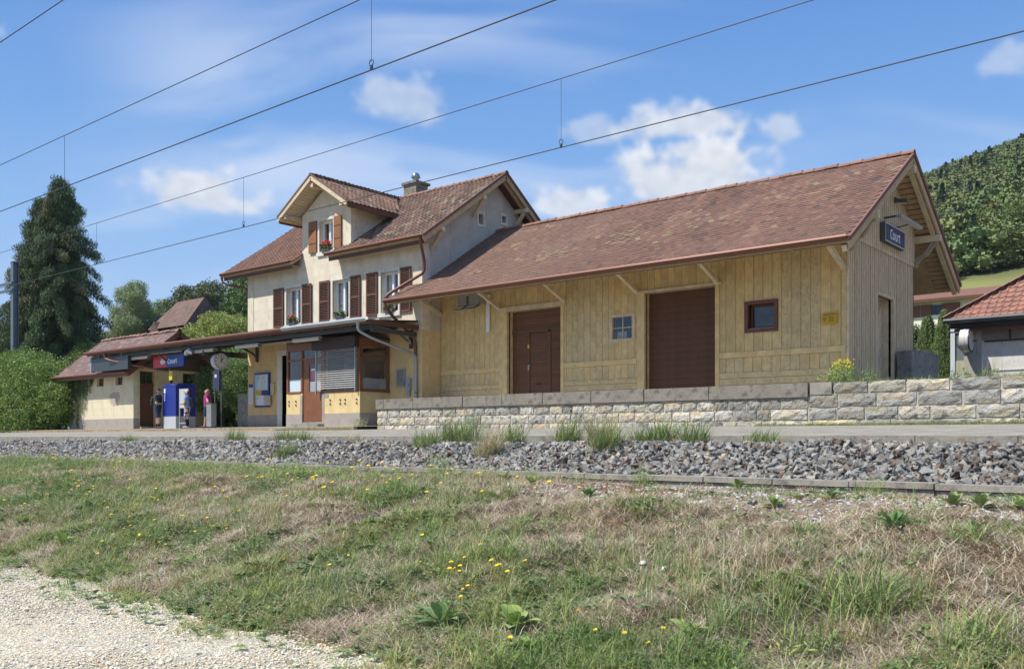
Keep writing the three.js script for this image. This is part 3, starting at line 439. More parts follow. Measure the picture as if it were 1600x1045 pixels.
  for (let k = -8; k < 26; k++) { const dm = (gableDoor[0] + gableDoor[1]) / 2; for (const sgn of [-1, 1]) { const y0 = yB + k * .15, dE = sgn < 0 ? gableDoor[0] : gableDoor[1], a = [dm, y0], b = [dE, y0 + .73]; const cy = (v) => cl(v, yB + .02, 5.7); if (cy(a[1]) === cy(b[1] + .14)) continue; if (a[1] < yB || b[1] + .15 > 5.72) continue; part(gd, 'chevron_board', prismDY([[dm + sgn * .004, a[1]], [dE - sgn * .01, b[1]], [dE - sgn * .01, b[1] + .14], [dm + sgn * .004, a[1] + .14]], SR - .33, SR - .305), gables[Math.floor(R() * 4)]); } }
  part(s, 'door_frame', merge([prismDY(rect(gableDoor[0] - .08, gableDoor[0], yB, 5.8), SR - .36, SR + .03), prismDY(rect(gableDoor[1], gableDoor[1] + .08, yB, 5.8), SR - .36, SR + .03), prismDY(rect(gableDoor[0], gableDoor[1], 5.72, 5.8), SR - .36, SR + .03)]), gables[2]);
}
// things fixed to the shed
{
  const sg = thing('station_sign', 'blue enamel sign reading Court under a tube lamp on the shed gable', 'sign', [-8.3, 7.2, 27.3]);
  box(sg, 'sign_box', mat.dgrey, -8.36, -8.22, 7.22, 7.76, 26.40, 28.22);
  const tex = canvasTex(1024, 304, (c, w, h) => { c.fillStyle = '#e6e8ea'; c.fillRect(0, 0, w, h); c.fillStyle = '#15276f'; c.fillRect(14, 14, w - 28, h - 28); c.fillStyle = '#eef0f4'; c.font = '210px sans-serif'; c.textAlign = 'center'; c.textBaseline = 'middle'; c.lineWidth = 7; c.strokeStyle = '#eef0f4'; c.strokeText('Court', w / 2 - 10, h / 2 + 4); c.fillText('Court', w / 2 - 10, h / 2 + 4); });
  const pl = new THREE.PlaneGeometry(1.80, .52); pl.rotateY(Math.PI / 2); pl.translate(-8.216, 7.49, -27.31); part(sg, 'sign_face', pl, new THREE.MeshStandardMaterial({ map: tex, roughness: .3 }), 'blue panel with white border and the word Court');
  part(sg, 'lamp', bxg(-8.02, -7.88, 7.90, 7.98, 26.72, 28.80), mat.grey); part(sg, 'lamp_tube', bxg(-8.0, -7.9, 7.885, 7.899, 26.8, 28.7), mat.lampGlass);
  part(sg, 'lamp_arm', merge([beamg(V(-8.38, 7.94, 26.78), V(-7.96, 7.95, 26.78), .05, .05), beamg(V(-8.38, 7.86, 27.9), V(-7.96, 7.92, 27.9), .03, .03)]), mat.dgrey);
  const lm = thing('gable_lamp', 'small grey lamp fixed high under the shed gable', 'lamp', [-8.3, 8.7, 27.8]); part(lm, 'lamp_body', beamg(V(-8.36, 8.62, 27.75), V(-8.0, 8.56, 27.75), .16, .10), mat.dgrey); part(lm, 'lamp_arm', beamg(V(-8.4, 8.72, 27.75), V(-8.2, 8.62, 27.75), .04, .04), mat.dgrey); part(lm, 'lamp_lens', beamg(V(-8.3, 8.55, 27.75), V(-8.05, 8.5, 27.75), .12, .02), mat.lampGlass);
  const ys = thing('warning_sign', 'small yellow warning plate on the shed boards near the corner', 'sign', [-8.88, 4.7, 23.96]);
  const yt = canvasTex(256, 190, (c, w, h) => { c.fillStyle = '#c79a10'; c.fillRect(0, 0, w, h); c.fillStyle = '#3a2408'; for (const [x, y, ww] of [[22, 20, 60], [90, 20, 44], [140, 18, 30], [178, 17, 50], [122, 62, 36], [164, 62, 30], [120, 96, 88], [118, 136, 40], [166, 136, 36]]) c.fillRect(x, y, ww, 13); c.strokeStyle = '#5a1a10'; c.lineWidth = 8; c.beginPath(); c.moveTo(34, 70); c.lineTo(28, 108); c.lineTo(60, 104); c.moveTo(74, 66); c.lineTo(48, 130); c.lineTo(42, 156); c.stroke(); });
  box(ys, 'plate', mat.yellow, -9.08, -8.69, 4.70, 4.99, 23.935, 23.96); const yp = new THREE.PlaneGeometry(.39, .29); yp.translate(-8.885, 4.845, -23.931); part(ys, 'print', yp, new THREE.MeshStandardMaterial({ map: yt, roughness: .5 }));
  const fl = thing('floodlight', 'pair of grey floodlight boxes hung under the shed eaves', 'floodlight', [-21.4, 6.2, 23.6]);
  for (const x of [-21.95, -21.4]) { const b = part(fl, 'lamp_housing', bxg(x, x + .42, 6.32, 6.70, 23.55, 23.95), mat.grey); part(b, 'hood', beamg(V(x + .21, 6.32, 23.72), V(x + .21, 6.12, 23.35), .44, .03), mat.grey); part(b, 'lens', beamg(V(x + .21, 6.34, 23.6), V(x + .21, 6.20, 23.38), .36, .02), mat.lampGlass); }
  const cs = thing('conduit_strip', 'white cable strip with red button box on the shed front', 'cable strip', [-20.85, 5.36, 23.95]); box(cs, 'strip', mat.white, -20.90, -20.77, 5.36, 6.42, 23.90, 23.95); box(cs, 'button_box', mat.white, -20.93, -20.74, 6.43, 6.66, 23.88, 23.95); const bt = new THREE.CylinderGeometry(.045, .045, .03, 12); bt.rotateX(Math.PI / 2); bt.translate(-20.84, 6.55, -23.87); part(cs, 'button', bt, mat.red);
  const cb = thing('concrete_ramp_block', 'grey concrete block beside the shed side door', 'concrete block', [-8, 2.93, 30]); box(cb, 'block', M([.36, .35, .33], .95, { map: T.concrete, bumpMap: T.fine, bumpScale: .004 }), -9.6, -8.3, 2.8, 4.35, 29.76, 32.2); box(cb, 'block_cap', mat.coping, -9.6, -8.28, 4.352, 4.40, 29.74, 32.25);
  part(cb, 'block_front', prismDY([[27.75, 2.9], [29.75, 2.9], [29.75, 4.38], [27.75, 4.22]], -8.30, -7.9), M([.38, .37, .35], .95, { map: T.concrete }));
}
// ================= station house =================
const house = thing('station_house', 'two storey cream station house with brown shutters, wall dormer and tiled roof', 'house', [-28.5, 2.1, 27]);
{
  const h = house, XL = -33.78, XR = -23.2, DF = 23.06, DB = 30.95, xc = -28.58;
  const slope = (11.87 - 8.76) / (27.0 - 22.56), yR = (d) => 8.76 + slope * (d - 22.56), yK = (d) => 11.87 - slope * (d - 27.0);
  const wins = [[-31.08, -30.12], [-28.13, -27.17], [-25.36, -24.42]], wy = [6.30, 7.81], dw = [-28.94, -28.10, 9.02, 10.25], dy0 = 5.02;
  const out = [[XL, 5.55], [XR, 5.55], [XR, 8.95], [-27.06, 8.95], [-27.06, 10.62], [xc, 11.55], [-30.05, 10.62], [-30.05, 8.95], [XL, 8.95]];
  part(h, 'wall', prismXY(out, DF, DF + .36, [...wins.map(([a, b]) => rect(a, b, ...wy)), rect(dw[0], dw[1], dw[2], dw[3])]), mat.houseWall);
  part(h, 'ground_floor_wall', prismXY(rect(XL, XR, 2.64, 5.55), DF, DF + .36, [rect(-31.36, -30.2, 2.641, 5.08), rect(-28.9, -25.1, 2.66, 5.1)]), mat.houseBase);
  part(h, 'plinth', prismXY(rect(XL - .02, XR + .0, 2.0, 2.64), DF - .02, DF + .36, [rect(-31.36, -30.2, 2.15, 2.639), rect(-28.9, -25.1, 2.15, 2.639)]), mat.plinth);
  part(h, 'corner_strip', bxg(XL - .004, XL + .38, 2.64, 8.7, DF - .012, DF - .003), mat.houseBase); part(h, 'corner_strip', bxg(XL - .004, XL + .38, 5.9, 8.7, DF - .016, DF - .013), mat.houseWall);
  const gab = [[DF + .36, 5.56], [DB, 5.56], [DB, yK(DB) - .2], [27.0, 11.66], [DF + .36, yR(DF + .36) - .2]];
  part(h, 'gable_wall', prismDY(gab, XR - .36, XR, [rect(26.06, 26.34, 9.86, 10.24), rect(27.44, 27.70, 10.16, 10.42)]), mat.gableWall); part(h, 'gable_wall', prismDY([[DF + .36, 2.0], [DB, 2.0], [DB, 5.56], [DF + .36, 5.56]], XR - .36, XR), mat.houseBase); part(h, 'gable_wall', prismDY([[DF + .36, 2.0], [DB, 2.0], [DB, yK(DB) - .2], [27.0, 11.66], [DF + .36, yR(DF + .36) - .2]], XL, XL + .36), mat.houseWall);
  box(h, 'rear_wall', mat.houseWall, XL + .36, XR - .36, 2.0, 8.9, DB - .36, DB);
  for (const y of [2.1, 5.6, 8.6]) box(h, 'floor', mat.room, XL + .36, XR - .36, y - .1, y, DF + .36, DB - .36); box(h, 'inner_wall', mat.room, XL + .36, XR - .36, 2.1, 8.5, 26.5, 26.6);
  for (const [a, b, y0, y1, d] of [[25.98, 26.42, 9.76, 10.36, 0], [27.36, 27.78, 10.06, 10.52, 0]]) { const w = part(h, 'gable_window', prismDY(rect(a, b, y0, y1), XR, XR + .04, [rect(a + .08, b - .08, y0 + .1, y1 - .1)]), mat.trim); box(w, 'pane', mat.glass, XR - .2, XR - .19, y0 + .1, y1 - .1, a + .08, b - .08); }
  // dormer cheeks
  for (const x of [-30.05, -27.06 - .25]) part(h, 'dormer_cheek', prismDY([[DF + .36, yR(DF + .36) - .1], [25.6, yR(25.6) - .1], [25.6, 10.62], [DF + .36, 10.62]], x, x + .25), mat.houseWall);
  // windows with frames, panes, curtains, sills
  const lace = M([.80, .80, .78], .9, { map: dataTex(128, (u, v) => { const k = tn(u, v, 20, 5) > .5 ? .95 : .72; return [k, k, k]; }) });
  function casement(a, b, y0, y1, d, leaves, curtain) {
    const w = part(h, 'window', prismXY(rect(a, b, y0, y1), d + .17, d + .24, [rect(a + .07, (a + b) / 2 - .045, y0 + .08, y1 - .08), rect((a + b) / 2 + .045, b - .07, y0 + .08, y1 - .08)].slice(0, 2)), mat.white);
    for (const [p, q] of [[a + .07, (a + b) / 2 - .045], [(a + b) / 2 + .045, b - .07]]) box(w, 'pane', mat.glass, p, q, y0 + .08, y1 - .08, d + .20, d + .205);
    part(w, 'surround', merge([bxg(a - .11, a, y0 - .06, y1 + .11, d - .025, d + .02), bxg(b, b + .11, y0 - .06, y1 + .11, d - .025, d + .02), bxg(a, b, y1, y1 + .11, d - .025, d + .02)]), mat.trim); part(w, 'sill', bxg(a - .13, b + .13, y0 - .15, y0 - .004, d - .07, d + .17), mat.trim);
    if (curtain) for (const [p, q] of curtain) { const pts = []; for (let k = 0; k <= 16; k++) pts.push([p + (q - p) * k / 16, Math.sin(k * 1.9) * .02]); const g = []; for (let k = 0; k < 16; k++) g.push(beamg(V(pts[k][0], (y0 + y1) / 2, d + .32 + pts[k][1]), V(pts[k + 1][0], (y0 + y1) / 2, d + .32 + pts[k + 1][1]), .006, y1 - y0 - .1)); part(w, 'curtain', merge(g), lace); }
    return w;
  }
  casement(...wins[0], ...wy, DF, 2, [[-31.0, -30.78]]); casement(...wins[1], ...wy, DF, 2, [[-28.08, -27.75], [-27.5, -27.2]]); casement(...wins[2], ...wy, DF, 2, [[-25.3, -25.0], [-24.8, -24.45]]); casement(dw[0], dw[1], dw[2], dw[3], DF, 2, [[-28.55, -28.15]]);
  // louvred shutters
  function shutter(x0, x1, y0, y1, lou) {
    const s = part(h, 'shutter', prismXY(rect(x0, x1, y0, y1), DF - .075, DF - .03, lou ? [rect(x0 + .07, x1 - .07, y0 + .09, (y0 + y1) / 2 - .05), rect(x0 + .07, x1 - .07, (y0 + y1) / 2 + .05, y1 - .09)] : []), lou ? mat.shutter : mat.shutterLight, lou ? 'dark brown louvred shutter' : 'plain light brown dormer shutter');
    if (lou) { const g = []; for (const [a, b] of [[y0 + .09, (y0 + y1) / 2 - .05], [(y0 + y1) / 2 + .05, y1 - .09]]) for (let y = a + .03; y < b; y += .062) g.push(beamg(V(x0 + .06, y, DF - .052), V(x1 - .06, y, DF - .052), .055, .012, -.75)); part(s, 'louvres', merge(g), mat.shutter); } else part(s, 'hinge', merge([bxg(x0 + .02, x1 - .02, y0 + .35, y0 + .38, DF - .085, DF - .076), bxg(x0 + .02, x1 - .02, y1 - .38, y1 - .35, DF - .085, DF - .076)]), mat.shutter);
  }
  for (const [a, b] of [[-31.90, -31.24], [-30.01, -29.41], [-28.90, -28.29], [-27.05, -26.48], [-26.12, -25.52], [-24.29, -23.73]]) shutter(a, b, 6.25, 7.86, true);
  shutter(-29.56, -29.08, 9.05, 10.30, false); shutter(-28.0, -27.58, 9.07, 10.30, false);
  // roofs
  const slabF = (d0, d1) => [[d0, yR(d0) - .15], [d1, yR(d1) - .15], [d1, yR(d1) - .04], [d0, yR(d0) - .04]];
  for (const [a, b, d0, d1] of [[-34.95, -30.06, 22.56, 27], [-27.05, -22.58, 23.06, 27], [-27.88, -22.58, 22.56, 23.06], [-30.06, -27.05, 25.7, 27]]) part(h, 'roof_boarding', prismDY(slabF(d0, d1), a, b), mat.soffit);
  part(h, 'rear_roof', prismDY([[27, 11.72], [31.46, yK(31.46) - .15], [31.46, yK(31.46)], [27, 11.87]], -34.95, -22.58), M([.2, .105, .08], .9, { map: T.concrete }));
  const dormY = (x) => 11.86 - .63 * Math.abs(x - xc), under = (x, d) => Math.abs(x - xc) < 2.1 && dormY(x) > yR(d) + .02 && (x < -27.04 && x > -30.08 || false);
  const pt = panTile(.215, .36, .02);
  tileSlope(h, 'roof_tiles', pt, { origin: V(-34.97, 8.76, 22.56), ux: new THREE.Vector3(1, 0, 0), uy: new THREE.Vector3(0, slope, -1), len: Math.hypot(4.44, 3.11), width: 12.4, w: .207, step: .29, sag: .05, color: (a, b) => a < 5 ? jit(R() < .7 ? [.22, .115, .082] : [.175, .098, .072], .12) : houseTone(a, b), tilt: .03, lift: .0, skip: (x, y, d) => (x > -30.05 && x < -27.05 && (d > 23.0 ? under(x, d) : x < -27.8)) });
  ridgeTiles(h, V(-34.95, 11.86, 27), V(-22.56, 11.86, 27), .11, .34, ridgePal);
  const ds = Math.hypot(1, .63);
  for (const sgn of [-1, 1]) {
    part(h, 'dormer_roof', prismXY(sgn < 0 ? [[xc - 2.1, 10.537 - .15], [xc, 11.86 - .15], [xc, 11.86 - .04], [xc - 2.1, 10.537 - .04]] : [[xc, 11.86 - .15], [xc + 2.1, 10.537 - .15], [xc + 2.1, 10.537 - .04], [xc, 11.86 - .04]], 22.36, 26.6), mat.creamLight);
    tileSlope(h, 'dormer_tiles', pt, { origin: sgn > 0 ? V(xc + 2.12, 10.525, 22.34) : V(xc - 2.12, 10.525, 26.9), ux: new THREE.Vector3(0, 0, -sgn), uy: new THREE.Vector3(-sgn, .63, 0), len: 2.12 * ds, width: 4.56, w: .207, step: .29, color: houseTone, tilt: .03, lift: 0, skip: (x, y, d) => yR(d) > y + .04 });
    part(h, 'dormer_verge', beamg(V(xc + sgn * 2.12, 10.45, 22.34), V(xc, 11.79, 22.34), .05, .17), mat.creamLight); part(h, 'dormer_verge_tile', beamg(V(xc + sgn * 2.13, 10.56, 22.33), V(xc, 11.91, 22.33), .08, .05), M([.2, .11, .085], .9));
    part(h, 'dormer_purlin', bxg(xc + sgn * 1.72 - .08, xc + sgn * 1.72 + .08, 10.45, 10.62, 22.38, DF + .3), mat.creamLight);
    part(h, 'dormer_fascia', bxg(Math.min(xc + sgn * 2.13, xc + sgn * 2.09), Math.max(xc + sgn * 2.13, xc + sgn * 2.09), 10.32, 10.5, 22.4, 25.0), mat.brown);
  }
  part(h, 'dormer_purlin', bxg(xc - .07, xc + .07, 11.42, 11.58, 22.38, DF + .3), mat.creamLight); ridgeTiles(h, V(xc, 11.87, 22.32), V(xc, 11.87, 26.95), .10, .34, ridgePal.slice(2));
  for (let k = 0; k < 16; k++) for (const sgn of [-1, 1]) { const x = xc + sgn * (.1 + k * .126); part(h, 'soffit_board', beamg(V(x, dormY(x) - .165, 22.38), V(x, dormY(x) - .165, DF), .118, .018, sgn * .56), mat.creamLight); }
  const cu = Object.assign(mat.copper.clone(), { side: THREE.DoubleSide });
  for (const [a, b] of [[-34.97, -30.07], [-27.9, -22.6]]) { part(h, 'gutter', gutterg(a, b, 8.74, 22.48, .075), cu); box(h, 'fascia', mat.brown, a + .1, b - .05, 8.48, 8.70, 22.58, 22.62); box(h, 'eave_soffit', mat.soffit, a + .1, b - .05, 8.60, 8.62, 22.62, DF); }
  // right gable verge
  for (const [d0, y0, d1, y1] of [[22.5, 8.74, 27, 11.88], [31.48, yK(31.48), 27, 11.88]]) { part(h, 'verge_tiles', beamg(V(-22.56, y0 + .01, d0), V(-22.56, y1 + .01, d1), .06, .09), M([.17, .10, .085], .9)); part(h, 'verge_board', beamg(V(-22.60, y0 - .13, d0 + .02), V(-22.60, y1 - .13, d1), .05, .2), mat.soffit); part(h, 'rake_rafter', beamg(V(-22.75, y0 - .2, d0 + (d1 > d0 ? .1 : -.1)), V(-22.75, y1 - .22, d1), .1, .13), mat.soffit); }
  for (const [d, sy] of [[23.5, yR], [25.75, yR], [28.25, yK], [30.5, yK]]) { const y = sy(d) - .3; part(h, 'purlin', bxg(XR - .1, -22.55, y - .08, y + .08, d - .08, d + .08), mat.creamLight); part(h, 'brace', beamg(V(XR + .03, y - .62, d), V(-22.68, y - .06, d), .11, .11), mat.creamLight); }
  // chimney
  const ch = part(h, 'chimney', bxg(-28.22, -27.48, 11.2, 12.38, 26.95, 27.65), M([.36, .33, .29], .95, { map: T.concrete, bumpMap: T.fine, bumpScale: .01 })); part(ch, 'chimney_cap', bxg(-28.30, -27.40, 12.382, 12.48, 26.87, 27.73), mat.coping);
  const cw = new THREE.LatheGeometry([[.0, 0], [.17, 0], [.17, .10], [.13, .12], [.13, .22], [.20, .24], [.15, .40], [.06, .46], [0, .47]].map(([a, b]) => new THREE.Vector2(a, b)), 16); cw.translate(-27.85, 12.48, -27.3); part(ch, 'cowl', cw, Object.assign(mat.zinc.clone(), { metalness: .8, roughness: .3 }));
  // roof light on the left slope
  part(h, 'roof_light', beamg(V(-30.65, yR(24.3) + .09, 24.3), V(-30.65, yR(24.85) + .09, 24.85), .5, .06), mat.dgrey);
  // door niche left of the bay
  const nd = part(h, 'niche_frame', merge([bxg(-31.68, -31.36, 2.15, 5.30, DF - .03, DF + .2), bxg(-31.36, -30.2, 5.08, 5.30, DF - .03, DF + .2), bxg(-30.2, -29.95, 2.15, 5.30, DF - .03, DF + .2)]), mat.trim); box(nd, 'niche_door', mat.brown, -31.36, -30.2, 2.15, 5.08, DF + .28, DF + .34);
  // ---- bay: rendered parapet, timber window band ----
  const bx0 = -29.15, bx1 = -24.89, bd = 21.62; const bay = part(h, 'bay_wall', prismXY([[bx0, 2.58], [-28.17, 2.58], [-28.17, 3.36], [bx0, 3.36]], bd, bd + .22), mat.bayWall, 'ochre bay parapet with bolt heads');
  part(bay, 'bay_parapet', prismXY(rect(-26.98, bx1 - .22, 2.58, 3.34), bd, bd + .22), mat.bayWall); part(bay, 'bay_side', bxg(bx1 - .22, bx1, 2.58, 3.34, bd, DF), mat.bayWall); part(bay, 'bay_side', bxg(bx0, bx0 + .22, 2.58, 3.36, bd + .221, DF), mat.bayWall);
  part(bay, 'bay_plinth', bxg(bx0 - .01, -28.17, 2.0, 2.58, bd - .01, bd + .24), mat.plinth); part(bay, 'bay_plinth', bxg(-26.98, bx1 + .01, 2.0, 2.58, bd - .01, DF - .03), mat.plinth);
  for (const [x0, x1] of [[-28.30, -28.17], [-26.98, -26.87]]) part(bay, 'door_jamb', bxg(x0, x1, 2.2, 3.3, bd - .015, bd + .0), mat.plinth);
  const bolt = new THREE.CylinderGeometry(.035, .035, .03, 8); bolt.rotateX(Math.PI / 2); for (const x of [-28.98, -28.55, -26.52, -25.95, -25.68, -25.05]) for (const y of [2.93, 3.07]) { const o = part(bay, 'bolt', bolt, mat.steel); o.position.add(V(x, y, bd - .012)); }
  box(h, 'step', mat.concrete, -28.5, -26.9, 2.05, 2.2, bd - .28, bd - .002); box(h, 'step', mat.concrete, -28.17, -26.98, 2.06, 2.28, bd + .0, bd + .22);
  const band = part(h, 'window_band', merge([bxg(bx0, bx1, 4.99, 5.27, bd, bd + .14), bxg(bx0, bx1, 4.60, 4.68, bd + .01, bd + .12), bxg(bx0, bx0 + .10, 3.36, 4.99, bd, bd + .14), bxg(-28.27, -28.17, 3.36, 4.99, bd, bd + .14), bxg(-26.98, -26.88, 2.3, 4.99, bd, bd + .14), bxg(bx1 - .14, bx1, 3.34, 4.99, bd, bd + .14), bxg(bx0 + .1, -28.27, 3.36, 3.44, bd - .02, bd + .14), bxg(-26.88, bx1 - .14, 3.34, 3.43, bd - .02, bd + .14), bxg(bx1 - .12, bx1, 4.99, 5.27, bd + .14, DF), bxg(bx1 - .11, bx1 - .01, 4.62, 4.70, bd + .14, DF - .1), bxg(bx1 - .13, bx1 + .02, 3.34, 3.45, bd + .14, DF), bxg(bx1 - .12, bx1, 3.45, 4.99, DF - .1, DF), bxg(bx0, bx0 + .12, 3.36, 5.27, bd + .14, DF)]), mat.frameWood, 'brown timber window band of the bay');
  for (const [a, b, y0, y1] of [[bx0 + .1, -28.27, 3.44, 4.60], [bx0 + .1, -28.27, 4.68, 4.99], [-28.17, -26.98, 4.68, 4.99], [-26.88, bx1 - .14, 3.43, 4.60], [-26.88, bx1 - .14, 4.68, 4.99]]) box(band, 'pane', mat.glass, a, b, y0, y1, bd + .05, bd + .055);
  for (const [y0, y1] of [[3.45, 4.62], [4.70, 4.99]]) box(band, 'pane', mat.glass, bx1 - .06, bx1 - .055, y0, y1, bd + .14, DF - .1);
  box(band, 'frosted_film', M([.62, .72, .76], .6), bx0 + .1, -28.27, 3.44, 3.90, bd + .06, bd + .066); box(band, 'frosted_film', M([.30, .31, .31], .6), bx1 - .075, bx1 - .068, 3.45, 3.84, bd + .14, DF - .1);
  const dr = part(h, 'bay_door', prismXY(rect(-28.17, -26.98, 2.29, 4.60), bd + .04, bd + .10, [rect(-27.82, -27.12, 3.42, 4.46)]), mat.frameWood, 'brown glazed door of the bay'); box(dr, 'pane', mat.glass, -27.82, -27.12, 3.42, 4.46, bd + .065, bd + .07); box(dr, 'notice', M([.45, .04, .10], .6), -27.75, -27.4, 3.85, 4.2, bd + .075, bd + .08); box(dr, 'notice', M([.75, .75, .72], .6), -27.75, -27.4, 4.21, 4.28, bd + .075, bd + .08); box(dr, 'frosted_film', M([.34, .36, .36], .6), -27.82, -27.12, 3.42, 3.80, bd + .076, bd + .08);
  box(h, 'bay_roof', mat.steel, bx0, bx1, 5.275, 5.34, bd, DF); box(h, 'bay_floor', mat.room, bx0 + .22, bx1 - .22, 2.1, 2.2, bd + .24, DF);
  box(h, 'office_cabinet', M([.10, .045, .03], .7), -25.9, -25.15, 2.2, 4.5, 22.75, 23.0); box(h, 'office_wall', mat.roomPale, -28.9, -25.1, 2.2, 5.1, 24.3, 24.4);
  const bl = box(h, 'blind_box', M([.045, .025, .02], .6), -27.36, -24.94, 4.93, 5.33, bd - .20, bd - .01, 'dark brown blind box'); for (let k = 0; k < 19; k++) part(bl, 'blind_slat', beamg(V(-27.2, 4.90 - k * .0775, bd - .09), V(-25.06, 4.90 - k * .0775, bd - .09), .055, .006, .55), mat.blind); part(bl, 'guide_rail', merge([bxg(-27.25, -27.21, 3.30, 4.93, bd - .12, bd - .06), bxg(-25.05, -25.01, 3.36, 4.93, bd - .12, bd - .06)]), mat.zinc); for (const x of [-26.6, -25.6]) box(bl, 'blind_cord', mat.grey, x, x + .012, 3.5, 4.93, bd - .095, bd - .085);
  box(h, 'mail_slot', mat.zinc, -26.85, -26.62, 3.17, 3.30, bd - .012, bd + .0);
}
// flower boxes on the sills (each a thing)
const petalMats = [M([.62, .025, .02], .6), M([.55, .02, .03], .6)], leafM = (c) => new THREE.MeshPhysicalMaterial({ color: col(...c), roughness: .9, side: THREE.DoubleSide, transmission: .25, thickness: 0 });
const boxLeaf = [leafM([.14, .22, .03]), leafM([.10, .18, .03])];
function flowerBox(label, x, y, d, red) {
  const g = thing('flower_box', label, 'flower box', [x, y, d], 'window flower boxes'); part(g, 'trough', bxg(x - .24, x + .24, y, y + .15, d - .09, d + .09), M([.06, .065, .075], .7));
  const r = rand(Math.floor(x * -97)), lg = [], fg = []; for (let k = 0; k < 130; k++) { const q = new THREE.PlaneGeometry(.05 + r() * .04, .05 + r() * .03); q.rotateX(r() * 6); q.rotateY(r() * 6); q.translate(x + (r() - .5) * .5, y + .14 + r() * .13, -d + (r() - .4) * .22); lg.push(q); }
  part(g, 'foliage', merge(lg), boxLeaf[red & 1]); if (red) { for (let k = 0; k < 11 * red; k++) { const cx = x + (r() - .5) * .46, cy = y + .25 + r() * .12, cz = -d + (r() - .3) * .2; for (let m = 0; m < 7; m++) { const q = new THREE.IcosahedronGeometry(.016 + r() * .014, 0); q.translate(cx + (r() - .5) * .06, cy + (r() - .5) * .05, cz + (r() - .5) * .06); fg.push(q); } } part(g, 'blossoms', merge(fg), petalMats[0]); }
}
flowerBox('box of red geraniums on the lower window left of the bay', -30.62, 6.30, 23.02, 1); flowerBox('box of green plants on the middle window of the house', -27.65, 6.30, 23.02, 0); flowerBox('box of green plants on the window beside the shed roof', -24.85, 6.30, 23.02, 0); flowerBox('box of bright red geraniums on the dormer window', -28.5, 9.02, 23.02, 2);
// pipes
{
  const p1 = thing('rain_pipe', 'brown rain pipe bending from the house eaves round the shed roof end', 'rain pipe', [-23.3, 5, 22.5]);
  part(p1, 'pipe', pipeg([V(-22.72, 8.68, 22.50), V(-22.80, 8.45, 22.6), V(-22.98, 7.95, 22.95), V(-23.02, 7.55, 22.98), V(-23.98, 6.72, 22.05), V(-24.02, 6.38, 22.0), V(-23.86, 6.02, 22.2), V(-23.5, 5.25, 22.98), V(-23.48, 4.85, 23.0), V(-23.48, 4.6, 23.0)], .055, .16), mat.copper); part(p1, 'pipe_collar', merge([new THREE.CylinderGeometry(.07, .07, .05, 10).translate(-23.98, 6.60, -22.03), new THREE.CylinderGeometry(.065, .065, .05, 10).translate(-23.48, 4.95, -23.0)]), mat.copper);
  const p2 = thing('rain_pipe', 'grey zinc rain pipe from the canopy gutter down to the dock', 'rain pipe', [-23.4, 3, 22.5]);
  part(p2, 'pipe', pipeg([V(-23.95, 5.62, 20.72), V(-23.95, 5.36, 20.72), V(-23.75, 5.12, 21.2), V(-23.46, 4.66, 22.93), V(-23.44, 4.4, 22.98), V(-23.44, 2.9, 22.98)], .05, .14), mat.zinc); part(p2, 'pipe_clip', merge([new THREE.CylinderGeometry(.065, .065, .03, 10).translate(-23.44, 3.3, -22.98)]), mat.dgrey); const fn = new THREE.CylinderGeometry(.10, .05, .14, 12); fn.translate(-23.95, 5.60, -20.72); part(p2, 'funnel', fn, mat.zinc);
  const p3 = thing('rain_pipe', 'brown rain pipe at the left end of the house eaves', 'rain pipe', [-34.5, 8, 22.8]); part(p3, 'pipe', pipeg([V(-34.88, 8.66, 22.48), V(-34.88, 8.42, 22.5), V(-34.6, 8.28, 22.7), V(-33.84, 8.12, 23.02), V(-33.84, 7.9, 23.1)], .045, .1), mat.copper); part(p3, 'pipe_collar', new THREE.CylinderGeometry(.06, .06, .05, 10).translate(-34.88, 8.58, -22.48), mat.copper);
  const cb = thing('meter_cabinet', 'large grey meter cabinet on the wall right of the bay', 'cabinet', [-24.25, 3.55, 23.06]); box(cb, 'cabinet', mat.grey, -24.46, -24.04, 3.55, 4.18, 22.98, 23.06); part(cb, 'door_panel', bxg(-24.43, -24.07, 3.58, 4.15, 22.97, 22.978), M([.26, .265, .27], .6, { map: T.metal }));
  const c2 = thing('meter_cabinet', 'narrow grey cabinet beside the zinc rain pipe', 'cabinet', [-23.84, 3.2, 23.06]); box(c2, 'cabinet', mat.grey, -23.96, -23.73, 3.39, 3.82, 22.96, 23.06); box(c2, 'socket_box', mat.grey, -23.90, -23.77, 3.19, 3.37, 22.99, 23.06); box(c2, 'handle', mat.black, -23.78, -23.76, 3.55, 3.62, 22.945, 22.96);
}
